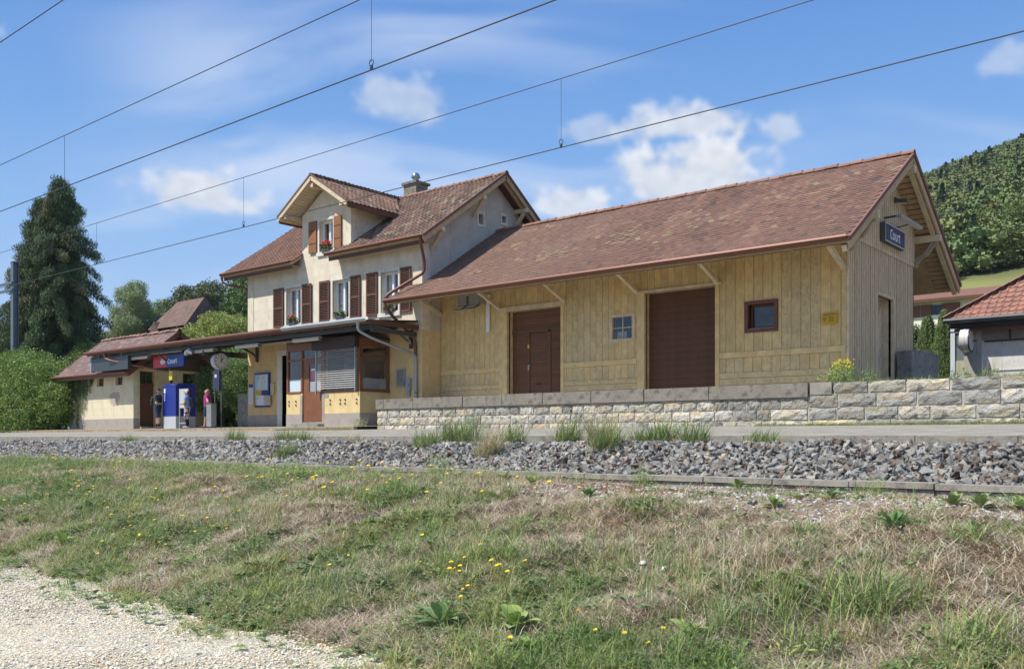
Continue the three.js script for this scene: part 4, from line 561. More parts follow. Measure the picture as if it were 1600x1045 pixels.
// ================= platform canopy =================
{
  const c = thing('platform_canopy', 'long dark steel platform canopy with copper and zinc gutter edge', 'canopy', [-33, 5.4, 21.8]), x0 = -43.5, x1 = -23.4, df = 20.7, yf = 5.66, db = 23.05, yb = 5.86;
  const sh = (d) => mix(yf, yb, (d - df) / (db - df));
  part(c, 'roof_sheet', prismDY([[df, yf - .02], [db, yb - .02], [db, yb + .03], [df, yf + .03]], -34.0, x1), M([.085, .06, .05], .7, { map: T.wood })); part(c, 'roof_sheet', prismDY([[df, yf - .02], [22.4, sh(22.4) - .02], [22.4, sh(22.4) + .03], [df, yf + .03]], x0, -34.0), M([.085, .06, .05], .7, { map: T.wood }));
  part(c, 'copper_gutter', gutterg(x0 - .1, -28.1, yf + .03, df - .05, .075), Object.assign(mat.copper.clone(), { side: THREE.DoubleSide })); box(c, 'fascia', mat.copper, x0, x1, yf - .10, yf - .03, df + .02, df + .06);
  for (let x = -28.1; x < -23.5; x += .62) { const e = Math.min(x + .612, -23.42); part(c, 'zinc_gutter', gutterg(x, e, yf + .05 + rr(-.003, .003), df - .05, .085), Object.assign(mat.zinc.clone(), { side: THREE.DoubleSide })); }
  for (const [d, y] of [[20.95, sh(20.95)], [22.1, sh(22.1)]]) part(c, 'steel_beam', merge([bxg(x0 + .1, x1 - .05, y - .28, y - .26, d - .06, d + .06), bxg(x0 + .1, x1 - .05, y - .26, y - .06, d - .01, d + .01), bxg(x0 + .1, x1 - .05, y - .06, y - .04, d - .06, d + .06)]), mat.steel);
  for (let x = x0 + .5; x < x1; x += 1.55) part(c, 'rafter', beamg(V(x, yf - .09, df + .05), V(x, sh(x > -34 ? db : 22.4) - .09, x > -34 ? db : 22.4), .06, .10), mat.steel);
  box(c, 'end_fascia', mat.brown, x1 - .0, x1 + .05, yf - .12, yf + .05, df, db); box(c, 'end_beam', mat.steel, x1 - .12, x1 - .06, yf - .35, yf - .2, df + .2, db);
  for (const x of [-33.07, -28.6, -23.72]) { const pts = []; for (let k = 0; k <= 10; k++) { const t = k / 10 * Math.PI / 2; pts.push(V(x, 4.95 + .58 * Math.sin(t), 23.04 - 1.75 * (1 - Math.cos(t)))); } part(c, 'curved_bracket', merge(pts.slice(1).map((p, k) => beamg(pts[k], p, .06, .07))), x > -24 ? mat.grey : mat.steel); part(c, 'wall_plate', bxg(x - .06, x + .06, 4.9, 5.55, 22.97, 23.045), mat.steel); if (x > -24) part(c, 'diagonal_stay', beamg(V(x - .02, 5.1, 23.0), V(x + .02, 5.5, 22.2), .05, .05), mat.steel); }
  for (const x of [-37.35]) { part(c, 'post', bxg(x - .06, x + .06, 2.08, 5.5, 21.45, 21.57), mat.steel); part(c, 'curved_bracket', merge([beamg(V(x, 4.9, 21.5), V(x, 5.35, 20.95), .05, .06), beamg(V(x, 4.9, 21.5), V(x, 5.4, 22.1), .05, .06)]), mat.steel); }
  part(c, 'hanging_beam', bxg(-34.0, -33.9, 5.1, 5.32, 21.0, 24.5), mat.steel); part(c, 'hanging_beam', bxg(-41, -33.9, 5.15, 5.33, 22.3, 22.4), mat.steel);
  part(c, 'drain_pipe', pipeg([V(-41.65, 5.62, 20.66), V(-41.65, 5.38, 20.66), V(-41.3, 5.26, 20.75), V(-38.2, 4.72, 21.4), V(-37.45, 4.62, 21.55), V(-37.45, 2.1, 21.62)], .045, .12), mat.copper);
  const lampsAt = [[-39.2, 'first tube lamp of the canopy, beyond the Court sign'], [-34.0, 'tube lamp under the canopy above the clock'], [-30.9, 'tube lamp under the canopy left of the bay'], [-27.2, 'tube lamp under the canopy over the bay door']];
  for (const [x, lb] of lampsAt) { const l = thing('tube_lamp', lb, 'lamp', [x, 5.3, 21.1], 'tube lamps under the canopy'); part(l, 'lamp_tray', bxg(x - .78, x + .78, 5.30, 5.36, 21.0, 21.16), mat.grey); part(l, 'diffuser', bxg(x - .76, x + .76, 5.235, 5.298, 21.01, 21.15), M([.62, .56, .38], .5)); part(l, 'end_cap', bxg(x + .761, x + .79, 5.235, 5.3, 21.0, 21.16), mat.dgrey); }
}
// sign, display, clock, loudspeakers under the canopy
{
  const g = thing('platform_sign', 'red and blue sign reading Court hanging under the canopy', 'sign', [-36.5, 4.73, 20.9]); box(g, 'sign_box', mat.signBlue, -38.45, -35.94, 4.79, 5.32, 21.30, 21.42);
  const tex = canvasTex(1024, 216, (c, w, h) => {
    c.fillStyle = '#c01a1c'; c.fillRect(0, 0, w * .437, h); c.fillStyle = '#173a8c'; c.fillRect(w * .437, 0, w, h); c.fillStyle = '#f2f3f5'; c.font = 'bold 118px sans-serif'; c.textBaseline = 'middle'; c.fillText('Court', w * .475, h * .53);
    const cx = w * .315, cy = h * .52, s = h * .235; // white double arrow with a cross
    c.fillRect(cx - s * 1.05, cy - s * .19, s * 2.1, s * .38); c.fillRect(cx - s * .19, cy - s * .95, s * .38, s * 1.9);
    for (const q of [-1, 1]) { c.beginPath(); c.moveTo(cx + q * s * .34, cy - s); c.lineTo(cx + q * s * .80, cy - s); c.lineTo(cx + q * s * 1.62, cy); c.lineTo(cx + q * s * .80, cy + s); c.lineTo(cx + q * s * .34, cy + s); c.lineTo(cx + q * s * 1.02, cy + s * .19); c.lineTo(cx + q * s * 1.02, cy - s * .19); c.closePath(); c.fill(); }
  });
  const pl = new THREE.PlaneGeometry(2.51, .53); pl.translate(-37.195, 5.055, -21.296); part(g, 'sign_face', pl, new THREE.MeshStandardMaterial({ map: tex, roughness: .35 }), 'red field with white arrows, blue field with the word Court');
  part(g, 'hanger', merge([bxg(-38.1, -38.06, 5.32, 5.62, 21.34, 21.38), bxg(-36.3, -36.26, 5.32, 5.62, 21.34, 21.38)]), mat.steel); part(g, 'sign_lamp', bxg(-38.75, -36.0, 5.40, 5.47, 21.16, 21.26), M([.66, .68, .68], .4));
  const b = thing('display_board', 'dark train display box hanging at the canopy end', 'display', [-41.6, 4.82, 20.9]); box(b, 'display_case', M([.045, .052, .055], .35), -43.3, -39.85, 4.82, 5.42, 20.84, 21.0); box(b, 'end_plate', mat.zinc, -43.45, -43.3, 4.80, 5.5, 20.83, 21.01); part(b, 'hanger', merge([bxg(-42.8, -42.74, 5.42, 5.6, 20.9, 20.95), bxg(-40.6, -40.54, 5.42, 5.6, 20.9, 20.95), bxg(-43.5, -42.9, 5.5, 5.55, 20.88, 20.96)]), mat.grey);
  const k = thing('platform_clock', 'round station clock with white face hanging under the canopy', 'clock', [-33.5, 4.5, 21.5]); const R0 = .335, cxx = -33.38;
  const cs = new THREE.CylinderGeometry(R0, R0, .26, 40); cs.rotateZ(Math.PI / 2); cs.translate(cxx - .15, 4.86, -21.5); part(k, 'clock_case', cs, M([.55, .55, .54], .4));
  const face = canvasTex(256, 256, (c, w) => { c.fillStyle = '#dcd8ce'; c.fillRect(0, 0, w, w); c.translate(w / 2, w / 2); c.fillStyle = '#141414'; for (let i = 0; i < 12; i++) { c.save(); c.rotate(i * Math.PI / 6); c.fillRect(-6, -118, 12, 26); c.restore(); } const hand = (a, l, ww, st) => { c.save(); c.rotate(a); c.fillStyle = st; c.fillRect(-ww / 2, -l, ww, l + 22); c.restore(); }; hand(.55, 74, 15, '#141414'); hand(-.06, 108, 11, '#141414'); c.save(); c.rotate(2.1); c.fillStyle = '#a01818'; c.fillRect(-2, -62, 4, 80); c.beginPath(); c.arc(0, -66, 12, 0, 7); c.fill(); c.restore(); });
  const fg = new THREE.CircleGeometry(R0 * .92, 40); fg.rotateY(Math.PI / 2); fg.translate(cxx - .016, 4.86, -21.5); part(k, 'clock_face', fg, new THREE.MeshStandardMaterial({ map: face, roughness: .4 })); const rim = new THREE.TorusGeometry(R0 * .96, .02, 8, 40); rim.rotateY(Math.PI / 2); rim.translate(cxx - .015, 4.86, -21.5); part(k, 'rim', rim, mat.grey); part(k, 'hanger', bxg(cxx - .19, cxx - .11, 5.18, 5.6, 21.46, 21.54), mat.steel);
  const s = thing('loudspeaker', 'grey pair of loudspeaker horns under the canopy beside the Court sign', 'loudspeaker', [-34.9, 5.25, 20.9]); for (const q of [-1, 1]) { const hn = new THREE.CylinderGeometry(.15, .06, .3, 16, 1, true); hn.rotateZ(q * 1.1); hn.translate(-34.85 + q * .16, 5.26, -20.9); part(s, 'horn', hn, Object.assign(mat.grey.clone(), { side: THREE.DoubleSide })); } part(s, 'bracket', bxg(-34.89, -34.81, 5.2, 5.5, 20.88, 20.94), mat.dgrey);
}
// notices and boxes on the house wall
{
  const b = thing('notice_board', 'blue notice board with a pale map and yellow timetable on the house wall', 'notice board', [-32.7, 2.98, 23.0]); box(b, 'board', mat.blue, -33.19, -32.17, 2.98, 4.42, 22.97, 23.05);
  const mp = canvasTex(256, 200, (c, w, h) => { c.fillStyle = '#cfd6da'; c.fillRect(0, 0, w, h); c.fillStyle = '#a9c4d6'; c.beginPath(); c.moveTo(0, 0); c.lineTo(110, 0); c.lineTo(60, 110); c.lineTo(50, 200); c.lineTo(0, 200); c.fill(); c.strokeStyle = '#c3b2a8'; c.lineWidth = 5; for (let i = 0; i < 9; i++) { c.beginPath(); c.moveTo(60 + i * 20, 200); c.lineTo(110 + ((i * 53) % 120), 100); c.lineTo(90 + i * 17, 0); c.stroke(); } });
  const pm = new THREE.PlaneGeometry(.9, .66); pm.translate(-32.7, 4.02, -22.965); part(b, 'map_poster', pm, new THREE.MeshStandardMaterial({ map: mp, roughness: .4 }));
  const yt = canvasTex(128, 220, (c, w, h) => { c.fillStyle = '#d9b41f'; c.fillRect(0, 0, w, h); c.fillStyle = '#8a7010'; for (let x = 12; x < 120; x += 36) for (let y = 16; y < 210; y += 9) c.fillRect(x, y, 26, 3); }); const py = new THREE.PlaneGeometry(.46, .62); py.translate(-32.92, 3.37, -22.965); part(b, 'timetable', py, new THREE.MeshStandardMaterial({ map: yt, roughness: .5 }));
  const n = thing('notice_strip', 'narrow white notice at the left corner of the house', 'notice', [-33.5, 3.13, 23.0]); box(n, 'plate', M([.74, .75, .78], .5), -33.68, -33.36, 3.13, 4.0, 23.015, 23.04); box(n, 'header', M([.04, .04, .16], .5), -33.67, -33.37, 3.84, 3.98, 23.008, 23.014); const lines = []; for (let y = 3.2; y < 3.8; y += .05) lines.push(bxg(-33.64, -33.4, y, y + .014, 23.010, 23.0145)); part(n, 'print', merge(lines), M([.45, .45, .5], .6));
  const m = thing('letter_box', 'white letter box mounted beside the blue notice board', 'letter box', [-32.2, 3.0, 22.8]); box(m, 'case', M([.66, .68, .70], .4), -32.55, -32.05, 3.04, 3.42, 22.62, 22.96); box(m, 'slot', mat.black, -32.49, -32.37, 3.315, 3.335, 22.612, 22.62); box(m, 'lid', M([.70, .72, .74], .4), -32.57, -32.03, 3.425, 3.45, 22.60, 22.96);
  const y2 = thing('letter_plate', 'pale yellow metal plate beside the letter box', 'plate', [-32.0, 3.45, 23.03]); box(y2, 'plate', M([.60, .50, .22], .6), -32.13, -31.88, 3.47, 3.96, 23.01, 23.04); box(y2, 'plate_rim', M([.48, .40, .18], .6), -32.15, -31.86, 3.45, 3.98, 23.02, 23.045);
  const w = thing('concrete_screen', 'low grey concrete screen wall at the left corner of the house', 'wall', [-34.2, 2.1, 23.3]); box(w, 'wall', M([.40, .40, .39], .95, { map: T.concrete }), -34.75, -33.80, 2.1, 3.55, 23.2, 23.4); box(w, 'coping', mat.concrete, -34.78, -33.80, 3.552, 3.6, 23.17, 23.43);
}
// ================= annex (small outbuilding) =================
{
  const a = thing('station_annex', 'low cream outbuilding with brown tiled roof at the canopy end', 'outbuilding', [-44, 2.15, 23.7]), XL = -47.6, XR = -41.15, DF = 21.8, DB = 25.6, dr = 23.85;
  const sl = (6.86 - 4.78) / (dr - 21.25), yF = (d) => 4.78 + sl * (d - 21.25), yB = (d) => 6.86 - sl * (d - dr);
  part(a, 'wall', prismXY(rect(XL, XR, 2.6, 4.95), DF, DF + .28, [rect(-44.75, -44.05, 4.22, 4.62), rect(-42.88, -42.20, 4.22, 4.62)]), mat.annexWall); part(a, 'plinth', bxg(XL - .01, XR + .015, 2.0, 2.6, DF - .015, DF + .28), mat.plinth);
  part(a, 'repair_patch', prismXY([[-43.35, 3.35], [-43.0, 3.2], [-42.7, 3.32], [-42.45, 3.6], [-42.5, 3.86], [-43.1, 3.9], [-43.45, 3.75]], DF - .008, DF - .001), M([.52, .45, .38], .95, { map: T.plaster }));
  for (const [x0, x1] of [[-44.75, -44.05], [-42.88, -42.20]]) { const w = part(a, 'window', prismXY(rect(x0, x1, 4.22, 4.62), DF + .14, DF + .2, [rect(x0 + .05, x1 - .05, 4.27, 4.57)]), mat.brown); box(w, 'pane', mat.glass, x0 + .05, x1 - .05, 4.27, 4.57, DF + .165, DF + .17); }
  const doors = [[22.12, 22.88], [24.35, 25.1]]; part(a, 'gable_wall', prismDY([[DF + .28, 2.0], [DB, 2.0], [DB, yB(DB) - .15], [dr, 6.66], [DF + .28, yF(DF + .28) - .15]], XR - .28, XR, doors.map(([p, q]) => rect(p, q, 2.2, 4.85))), mat.houseBase); part(a, 'gable_boards', prismDY([[DF, 4.98], [DB, 4.98], [DB, yB(DB) - .15], [dr, 6.68], [DF, yF(DF) - .15]], XR + .001, XR + .04), mat.brown);
  part(a, 'gable_wall', prismDY([[DF + .28, 2.0], [DB, 2.0], [DB, yB(DB) - .15], [dr, 6.66], [DF + .28, yF(DF + .28) - .15]], XL, XL + .28), mat.annexWall); box(a, 'rear_wall', mat.annexWall, XL, XR, 2.0, 5.2, DB, DB + .2);
  for (const [p, q] of doors) { const d = box(a, 'door', M([.19, .075, .035], .6, { map: T.wood }), XR - .2, XR - .15, 2.2, 4.18, p, q, 'brown timber door'); box(d, 'transom_bar', mat.brown, XR - .21, XR - .12, 4.18, 4.28, p, q); box(d, 'transom_pane', mat.glass, XR - .17, XR - .165, 4.28, 4.85, p, q); box(d, 'glazing_bar', mat.brown, XR - .19, XR - .14, 4.28, 4.85, (p + q) / 2 - .02, (p + q) / 2 + .02); box(d, 'door_step', mat.concrete, XR, XR + .3, 2.1, 2.22, p - .1, q + .1); }
  part(a, 'roof_boarding', prismDY([[21.25, 4.66], [dr, 6.74], [dr, 6.82], [21.25, 4.74]], -48.3, -40.6), mat.brown); part(a, 'rear_roof', prismDY([[dr, 6.72], [26.45, yB(26.45) - .14], [26.45, yB(26.45)], [dr, 6.86]], -48.3, -40.6), mat.brown);
  tileSlope(a, 'roof_tiles', flatTile(.2, .4, .018, .05), { origin: V(-48.32, 4.78, 21.25), ux: new THREE.Vector3(1, 0, 0), uy: new THREE.Vector3(0, sl, -1), len: Math.hypot(2.6, 2.08), width: 7.74, w: .205, step: .17, stagger: true, color: annexTone, lift: .01, tilt: .05 }); ridgeTiles(a, V(-48.3, 6.87, dr), V(-40.6, 6.87, dr), .11, .36, [[.22, .12, .10], [.36, .19, .15], [.27, .17, .14]].map((c) => M(c, .9, { side: THREE.DoubleSide })), .02);
  for (const [d0, y0] of [[21.2, 4.72], [26.5, yB(26.5) - .04]]) { part(a, 'verge_board', beamg(V(-40.58, y0 - .08, d0), V(-40.58, 6.76, dr), .05, .24), mat.copper); part(a, 'verge_board', beamg(V(-48.32, y0 - .08, d0), V(-48.32, 6.76, dr), .05, .24), mat.copper); }
  part(a, 'gutter', gutterg(-48.35, -40.6, 4.74, 21.17, .07), Object.assign(mat.copper.clone(), { side: THREE.DoubleSide })); box(a, 'fascia', mat.copper, -48.3, -40.6, 4.55, 4.70, 21.22, 21.26);
}
// ticket machine, info panel, column, bin
{
  const t = thing('ticket_machine', 'tall dark blue ticket machine with grey base under the canopy', 'ticket machine', [-37, 2.1, 21.3]);
  part(t, 'housing', prismXY([[-37.2, 2.62], [-36.15, 2.62], [-36.15, 3.98], [-37.2, 3.90]], 21.05, 22.0), mat.blue); part(t, 'roof_cap', prismDY([[21.03, 3.90], [22.05, 3.96], [22.05, 4.04], [21.2, 4.04], [21.03, 3.96]], -37.21, -36.1), mat.blue); box(t, 'base', M([.44, .47, .48], .6), -37.19, -36.16, 2.08, 2.618, 21.06, 21.99); box(t, 'screen', mat.black, -36.148, -36.14, 3.2, 3.55, 21.3, 21.7);
  const ic = new THREE.PlaneGeometry(.12, .2); ic.translate(-37.04, 3.72, -21.046); part(t, 'pictogram', ic, M([.80, .82, .84], .5)); for (let k = 0; k < 3; k++) box(t, 'lettering', M([.7, .72, .75], .5), -37.07, -37.01, 3.30 + k * .1, 3.36 + k * .1, 21.044, 21.049);
  const p = thing('info_panel', 'pale grey information panel on two thin legs beside the blue machine', 'panel', [-35.4, 2.1, 21.0]); box(p, 'panel', M([.46, .50, .50], .5), -35.72, -35.12, 2.95, 3.76, 20.98, 21.03); part(p, 'leg', bxg(-35.76, -35.72, 2.08, 3.78, 20.98, 21.03), mat.zinc); part(p, 'leg', bxg(-35.12, -35.08, 2.08, 3.78, 20.98, 21.03), mat.zinc); box(p, 'cross_bar', mat.zinc, -35.72, -35.12, 2.28, 2.34, 20.985, 21.025);
  const y = thing('bin_sign', 'small yellow plate on the canopy post', 'sign', [-37.1, 4.2, 21.4]); box(y, 'plate', mat.yellow, -37.24, -36.98, 4.22, 4.62, 21.36, 21.40); box(y, 'clamp', mat.zinc, -37.3, -36.98, 4.36, 4.44, 21.405, 21.45);
  const k = thing('platform_stele', 'dark blue platform marker plate on two posts near the house', 'sign', [-32.6, 2.1, 20.9]); box(k, 'plate', M([.03, .03, .075], .4), -33.0, -32.55, 3.62, 4.42, 20.86, 20.92); box(k, 'number', M([.5, .5, .55], .5), -32.88, -32.72, 4.12, 4.25, 20.852, 20.858); for (const x of [-33.02, -32.56]) box(k, 'post', mat.dgrey, x, x + .05, 2.08, 4.42, 20.93, 20.97);
  const b = thing('litter_bin', 'narrow grey litter bin at the foot of the marker posts', 'bin', [-32.8, 2.1, 20.8]); box(b, 'bin_body', M([.30, .30, .29], .5, { map: T.metal }), -33.06, -32.72, 2.14, 3.06, 20.6, 20.84); box(b, 'bin_lid', mat.dgrey, -33.08, -32.70, 3.062, 3.1, 20.58, 20.86);
}
// ================= people =================
function sdfMesh(bones, cell, k = .035) { // bones: [ax, ay, az, ra, bx, by, bz, rb]; smooth union of tapered capsules
  const lo = [1e9, 1e9, 1e9], hi = [-1e9, -1e9, -1e9]; for (const b of bones) for (const [o, r] of [[0, b[3]], [4, b[7]]]) for (let i = 0; i < 3; i++) { lo[i] = Math.min(lo[i], b[o + i] - r - .05); hi[i] = Math.max(hi[i], b[o + i] + r + .05); }
  const S = Math.max(...[0, 1, 2].map((i) => hi[i] - lo[i])), c = [0, 1, 2].map((i) => (lo[i] + hi[i]) / 2), n = Math.min(110, Math.ceil(S / cell) + 4), mc = new MarchingCubes(n, new THREE.MeshBasicMaterial(), false, false, 200000); mc.isolation = 0;
  const f = mc.field; for (let z = 0; z < n; z++) for (let y = 0; y < n; y++) for (let x = 0; x < n; x++) {
    const P = [x, y, z].map((v, i) => c[i] + (v / (n / 2) - 1) * S / 2); let d = 1e3;
    for (const b of bones) { const bx = b[4] - b[0], by = b[5] - b[1], bz = b[6] - b[2], px = P[0] - b[0], py = P[1] - b[1], pz = P[2] - b[2], t = cl((px * bx + py * by + pz * bz) / (bx * bx + by * by + bz * bz + 1e-9)), e = Math.hypot(px - bx * t, py - by * t, pz - bz * t) - mix(b[3], b[7], t); const h = cl(.5 + .5 * (d - e) / k); d = mix(d, e, h) - k * h * (1 - h); }
    f[x + y * n + z * n * n] = -d;
  }
  mc.update(); const g = new THREE.BufferGeometry(), m = mc.count; g.setAttribute('position', new THREE.BufferAttribute(mc.positionArray.slice(0, m * 3), 3)); g.setAttribute('normal', new THREE.BufferAttribute(mc.normalArray.slice(0, m * 3), 3)); g.scale(S / 2, S / 2, S / 2); g.translate(...c); g.computeVertexNormals(); return g;
}
// figure of height 1: +z forward, +x to its left
function person(label, o) {
  const g = thing('person', label, 'person', [o.x, o.y, o.d]); g._base = null; g.rotation.y = o.turn; const H = o.h, S = (b) => b.map((r) => r.map((v) => v * H));
  const J = Object.assign({ hip: .52, kneeL: [.06, .28, .02], ankL: [.06, .045, -.01], kneeR: [-.06, .28, .02], ankR: [-.06, .045, -.01], elL: [.135, .63, 0], haL: [.14, .49, .05], elR: [-.135, .63, 0], haR: [-.14, .49, .05], head: [0, .93, .01] }, o.pose), hp = J.head;
  const leg = (s, kn, an) => [[s * .055, J.hip, 0, .062, ...kn, .040], [...kn, .038, ...an, .024]], foot = (an, r = .022) => [[an[0], .025, an[2] - .015, r, an[0] + .008 * Math.sign(an[0]), .02, an[2] + .095, r * .8]];
  const arm = (s, el, ha) => [[s * .105, .805, 0, .034, ...el, .026], [...el, .025, ...ha, .016]];
  const hand = (ha, s) => { const r = []; const f = [0, -.2, .98]; const z0 = ha[2]; r.push([ha[0], ha[1], z0, .017, ha[0], ha[1] - .015, z0 + .03, .017]); for (let i = 0; i < 4; i++) { const ox = (i - 1.5) * .0105, l = [.030, .036, .034, .026][i]; r.push([ha[0] + ox, ha[1] - .018, z0 + .036, .0058, ha[0] + ox, ha[1] - .026, z0 + .036 + l * .6, .0054]); r.push([ha[0] + ox, ha[1] - .026, z0 + .036 + l * .6, .0054, ha[0] + ox, ha[1] - .040, z0 + .036 + l, .0048]); } r.push([ha[0] + s * -.016, ha[1], z0 + .012, .0075, ha[0] + s * -.03, ha[1] - .004, z0 + .038, .0056]); return r; };
  const torso = [[-.05, .60, 0, .066, -.07, .78, 0, .062], [.05, .60, 0, .066, .07, .78, 0, .062], [0, J.hip, -.005, .078, 0, .68, .005, .072], [-.095, .80, 0, .042, .095, .80, 0, .042]];
  const headB = [[hp[0], .84, -.005, .032, hp[0], hp[1] - .045, hp[2] - .005, .032], [hp[0], hp[1] + .005, hp[2] - .008, .050, hp[0], hp[1] + .022, hp[2] - .015, .050], [hp[0], hp[1] - .04, hp[2] + .018, .030, hp[0], hp[1], hp[2] + .016, .038], [hp[0], hp[1] - .012, hp[2] + .050, .008, hp[0], hp[1] + .008, hp[2] + .046, .006], [hp[0] - .049, hp[1] - .012, hp[2] - .005, .009, hp[0] - .051, hp[1] + .008, hp[2] - .008, .010], [hp[0] + .049, hp[1] - .012, hp[2] - .005, .009, hp[0] + .051, hp[1] + .008, hp[2] - .008, .010]];
  const body = [...torso, ...headB, ...leg(1, J.kneeL, J.ankL), ...leg(-1, J.kneeR, J.ankR), ...foot(J.ankL), ...foot(J.ankR), ...arm(1, J.elL, J.haL), ...arm(-1, J.elR, J.haR)];
  const hands = [sdfMesh(S(hand(J.haL, 1)), .006, .004), sdfMesh(S(hand(J.haR, -1)), .006, .004)], geo = merge([sdfMesh(S(body), .017, .03 * H), ...hands].map((q) => { q.deleteAttribute('uv'); return q; }).map((q) => { q.setAttribute('uv', new THREE.BufferAttribute(new Float32Array(q.attributes.position.count * 2), 2)); return q; }));
  part(g, 'body', geo, M(o.skin, .6)); const fat = (bs, e) => S(bs.map((b) => [b[0], b[1], b[2], b[3] + e, b[4], b[5], b[6], b[7] + e]));
  const sl = o.sleeve ?? .55, cutArm = (s, el) => [s * .105, .805, 0, .036, mix(s * .105, el[0], sl), mix(.805, el[1], sl), mix(0, el[2], sl), .032]; const bl = (q) => boxUV(q);
  part(g, 'shirt', bl(sdfMesh(fat([...torso.map((b) => b.slice()), cutArm(1, J.elL), cutArm(-1, J.elR)], .008), .018, .03 * H)), o.shirt);
  const L = o.legLen ?? .55, cutLeg = (s, kn, an) => { const r = [[s * .055, J.hip, 0, .064, mix(s * .055, kn[0], Math.min(1, L)), mix(J.hip, kn[1], Math.min(1, L)), mix(0, kn[2], Math.min(1, L)), mix(.064, .048, Math.min(1, L))]]; if (L > 1) r.push([...kn, .046, mix(kn[0], an[0], L - 1), mix(kn[1], an[1], L - 1), mix(kn[2], an[2], L - 1), .038]); return r; };
  part(g, 'trousers', bl(sdfMesh(fat([[-.03, J.hip + .03, 0, .074, .03, J.hip + .03, 0, .074], ...cutLeg(1, J.kneeL, J.ankL), ...cutLeg(-1, J.kneeR, J.ankR)], .008), .018, .025 * H)), o.pants);
  for (const an of [J.ankL, J.ankR]) part(g, 'shoe', sdfMesh(fat(foot(an, .024), .004), .012, .01), o.shoe); if (o.sock) for (const [kn, an] of [[J.kneeL, J.ankL], [J.kneeR, J.ankR]]) part(g, 'sock', sdfMesh(fat([[mix(an[0], kn[0], o.sockLen), mix(an[1], kn[1], o.sockLen), mix(an[2], kn[2], o.sockLen), .024 + .013 * o.sockLen, ...an, .025]], .005), .012, .01), o.sock);
  part(g, 'hair', sdfMesh(fat([[hp[0], hp[1] + .018, hp[2] - .022, .052, hp[0], hp[1] - .02, hp[2] - .035, o.hairLow ?? .036]], .004), .012, .02), o.hair);
  if (o.cap) { const c = part(g, 'cap', sdfMesh(fat([[hp[0], hp[1] + .030, hp[2] - .012, .050, hp[0], hp[1] + .036, hp[2] - .012, .048]], .006), .012, .02), o.cap); const v = new THREE.CylinderGeometry(.05 * H, .05 * H, .008 * H, 16, 1, false, -1.2, 2.4); v.scale(1, 1, 1.5); v.translate(hp[0] * H, (hp[1] + .032) * H, (hp[2] + .035) * H); part(c, 'cap_peak', v, o.cap); }
  if (o.pack) { part(g, 'backpack', sdfMesh(S([[-.045, .61, -.115, .055, .045, .61, -.115, .055], [-.045, .68, -.12, .056, .045, .68, -.12, .056], [-.04, .75, -.105, .05, .04, .75, -.105, .05]]), .02, .05), o.pack); part(g, 'strap', sdfMesh(S([[-.075, .83, -.02, .012, -.085, .72, .068, .010], [.075, .83, -.02, .012, .085, .72, .068, .010]]), .012, .01), o.pack); }
  const eye = new THREE.SphereGeometry(.0055 * H, 8, 6); for (const s of [-1, 1]) { const e = part(g, 'eye', eye, mat.black); e.position.set((hp[0] + s * .018) * H, (hp[1] + .010) * H, (hp[2] + .041) * H); } if (o.hold) part(g, 'phone', new THREE.BoxGeometry(.04 * H, .008 * H, .075 * H).translate(J.haR[0] * H, (J.haR[1] + .012) * H, (J.haR[2] + .04) * H), mat.black);
  const m = new THREE.BoxGeometry(.022 * H, .004 * H, .004 * H); part(g, 'mouth', m, M([.35, .12, .10], .6)).position.set(hp[0] * H, (hp[1] - .032) * H, (hp[2] + .047) * H);
  return g;
}
{
  const skin = [.50, .29, .20], flor = M([1, 1, 1], .9, { map: dataTex(128, (u, v) => tn(u, v, 14, 7) > .55 ? [.85, .8, .8] : tn(u, v, 10, 9) > .5 ? [.12, .12, .2] : [.45, .2, .2]) });
  flor.map.repeat.set(2.2, 2.2);
  person('man in dark cap and green shirt with a backpack, looking at his phone', { x: -37.45, y: 2.1, d: 20.95, h: 1.74, turn: 2.2, skin, shirt: M([.045, .06, .04], .9), pants: M([.03, .045, .09], .9), shoe: M([.06, .055, .05], .8), sock: M([.02, .02, .02], .9), sockLen: .22, hair: M([.05, .03, .02], .8), cap: M([.02, .028, .06], .8), pack: M([.012, .013, .015], .7), hold: 1, legLen: .92, pose: { elL: [.135, .62, .03], haL: [.05, .60, .15], elR: [-.135, .62, .03], haR: [-.03, .615, .16], kneeL: [.065, .28, -.03], ankL: [.065, .045, -.06], kneeR: [-.06, .28, .05], ankR: [-.06, .045, .05], head: [0, .925, .03] } });
  person('woman in pale cap and blue top with patterned trousers, arms crossed', { x: -34.98, y: 2.1, d: 20.9, h: 1.58, turn: -.72, skin, shirt: M([.16, .24, .45], .9), pants: flor, shoe: M([.55, .55, .56], .7), sock: M([.015, .015, .02], .9), sockLen: .75, hair: M([.06, .035, .02], .8), cap: M([.58, .52, .42], .8), pack: M([.03, .035, .05], .7), legLen: 1.12, sleeve: .35, pose: { elL: [.15, .64, .06], haL: [-.03, .66, .115], elR: [-.15, .64, .06], haR: [.03, .64, .125] } });
  person('woman in magenta top and dark shorts with a hand on her hip', { x: -33.55, y: 2.1, d: 20.95, h: 1.58, turn: -.85, skin, shirt: M([.42, .02, .22], .9), pants: M([.02, .03, .07], .9), shoe: M([.05, .05, .06], .8), hair: M([.30, .22, .15], .8), hairLow: .046, legLen: .85, sleeve: .3, pose: { elL: [.22, .66, -.08], haL: [.10, .58, -.02], elR: [-.135, .63, .02], haR: [-.13, .50, .07], kneeL: [.06, .28, .02], ankL: [.07, .045, .05], kneeR: [-.05, .28, 0], ankR: [-.05, .045, -.05] } });
}
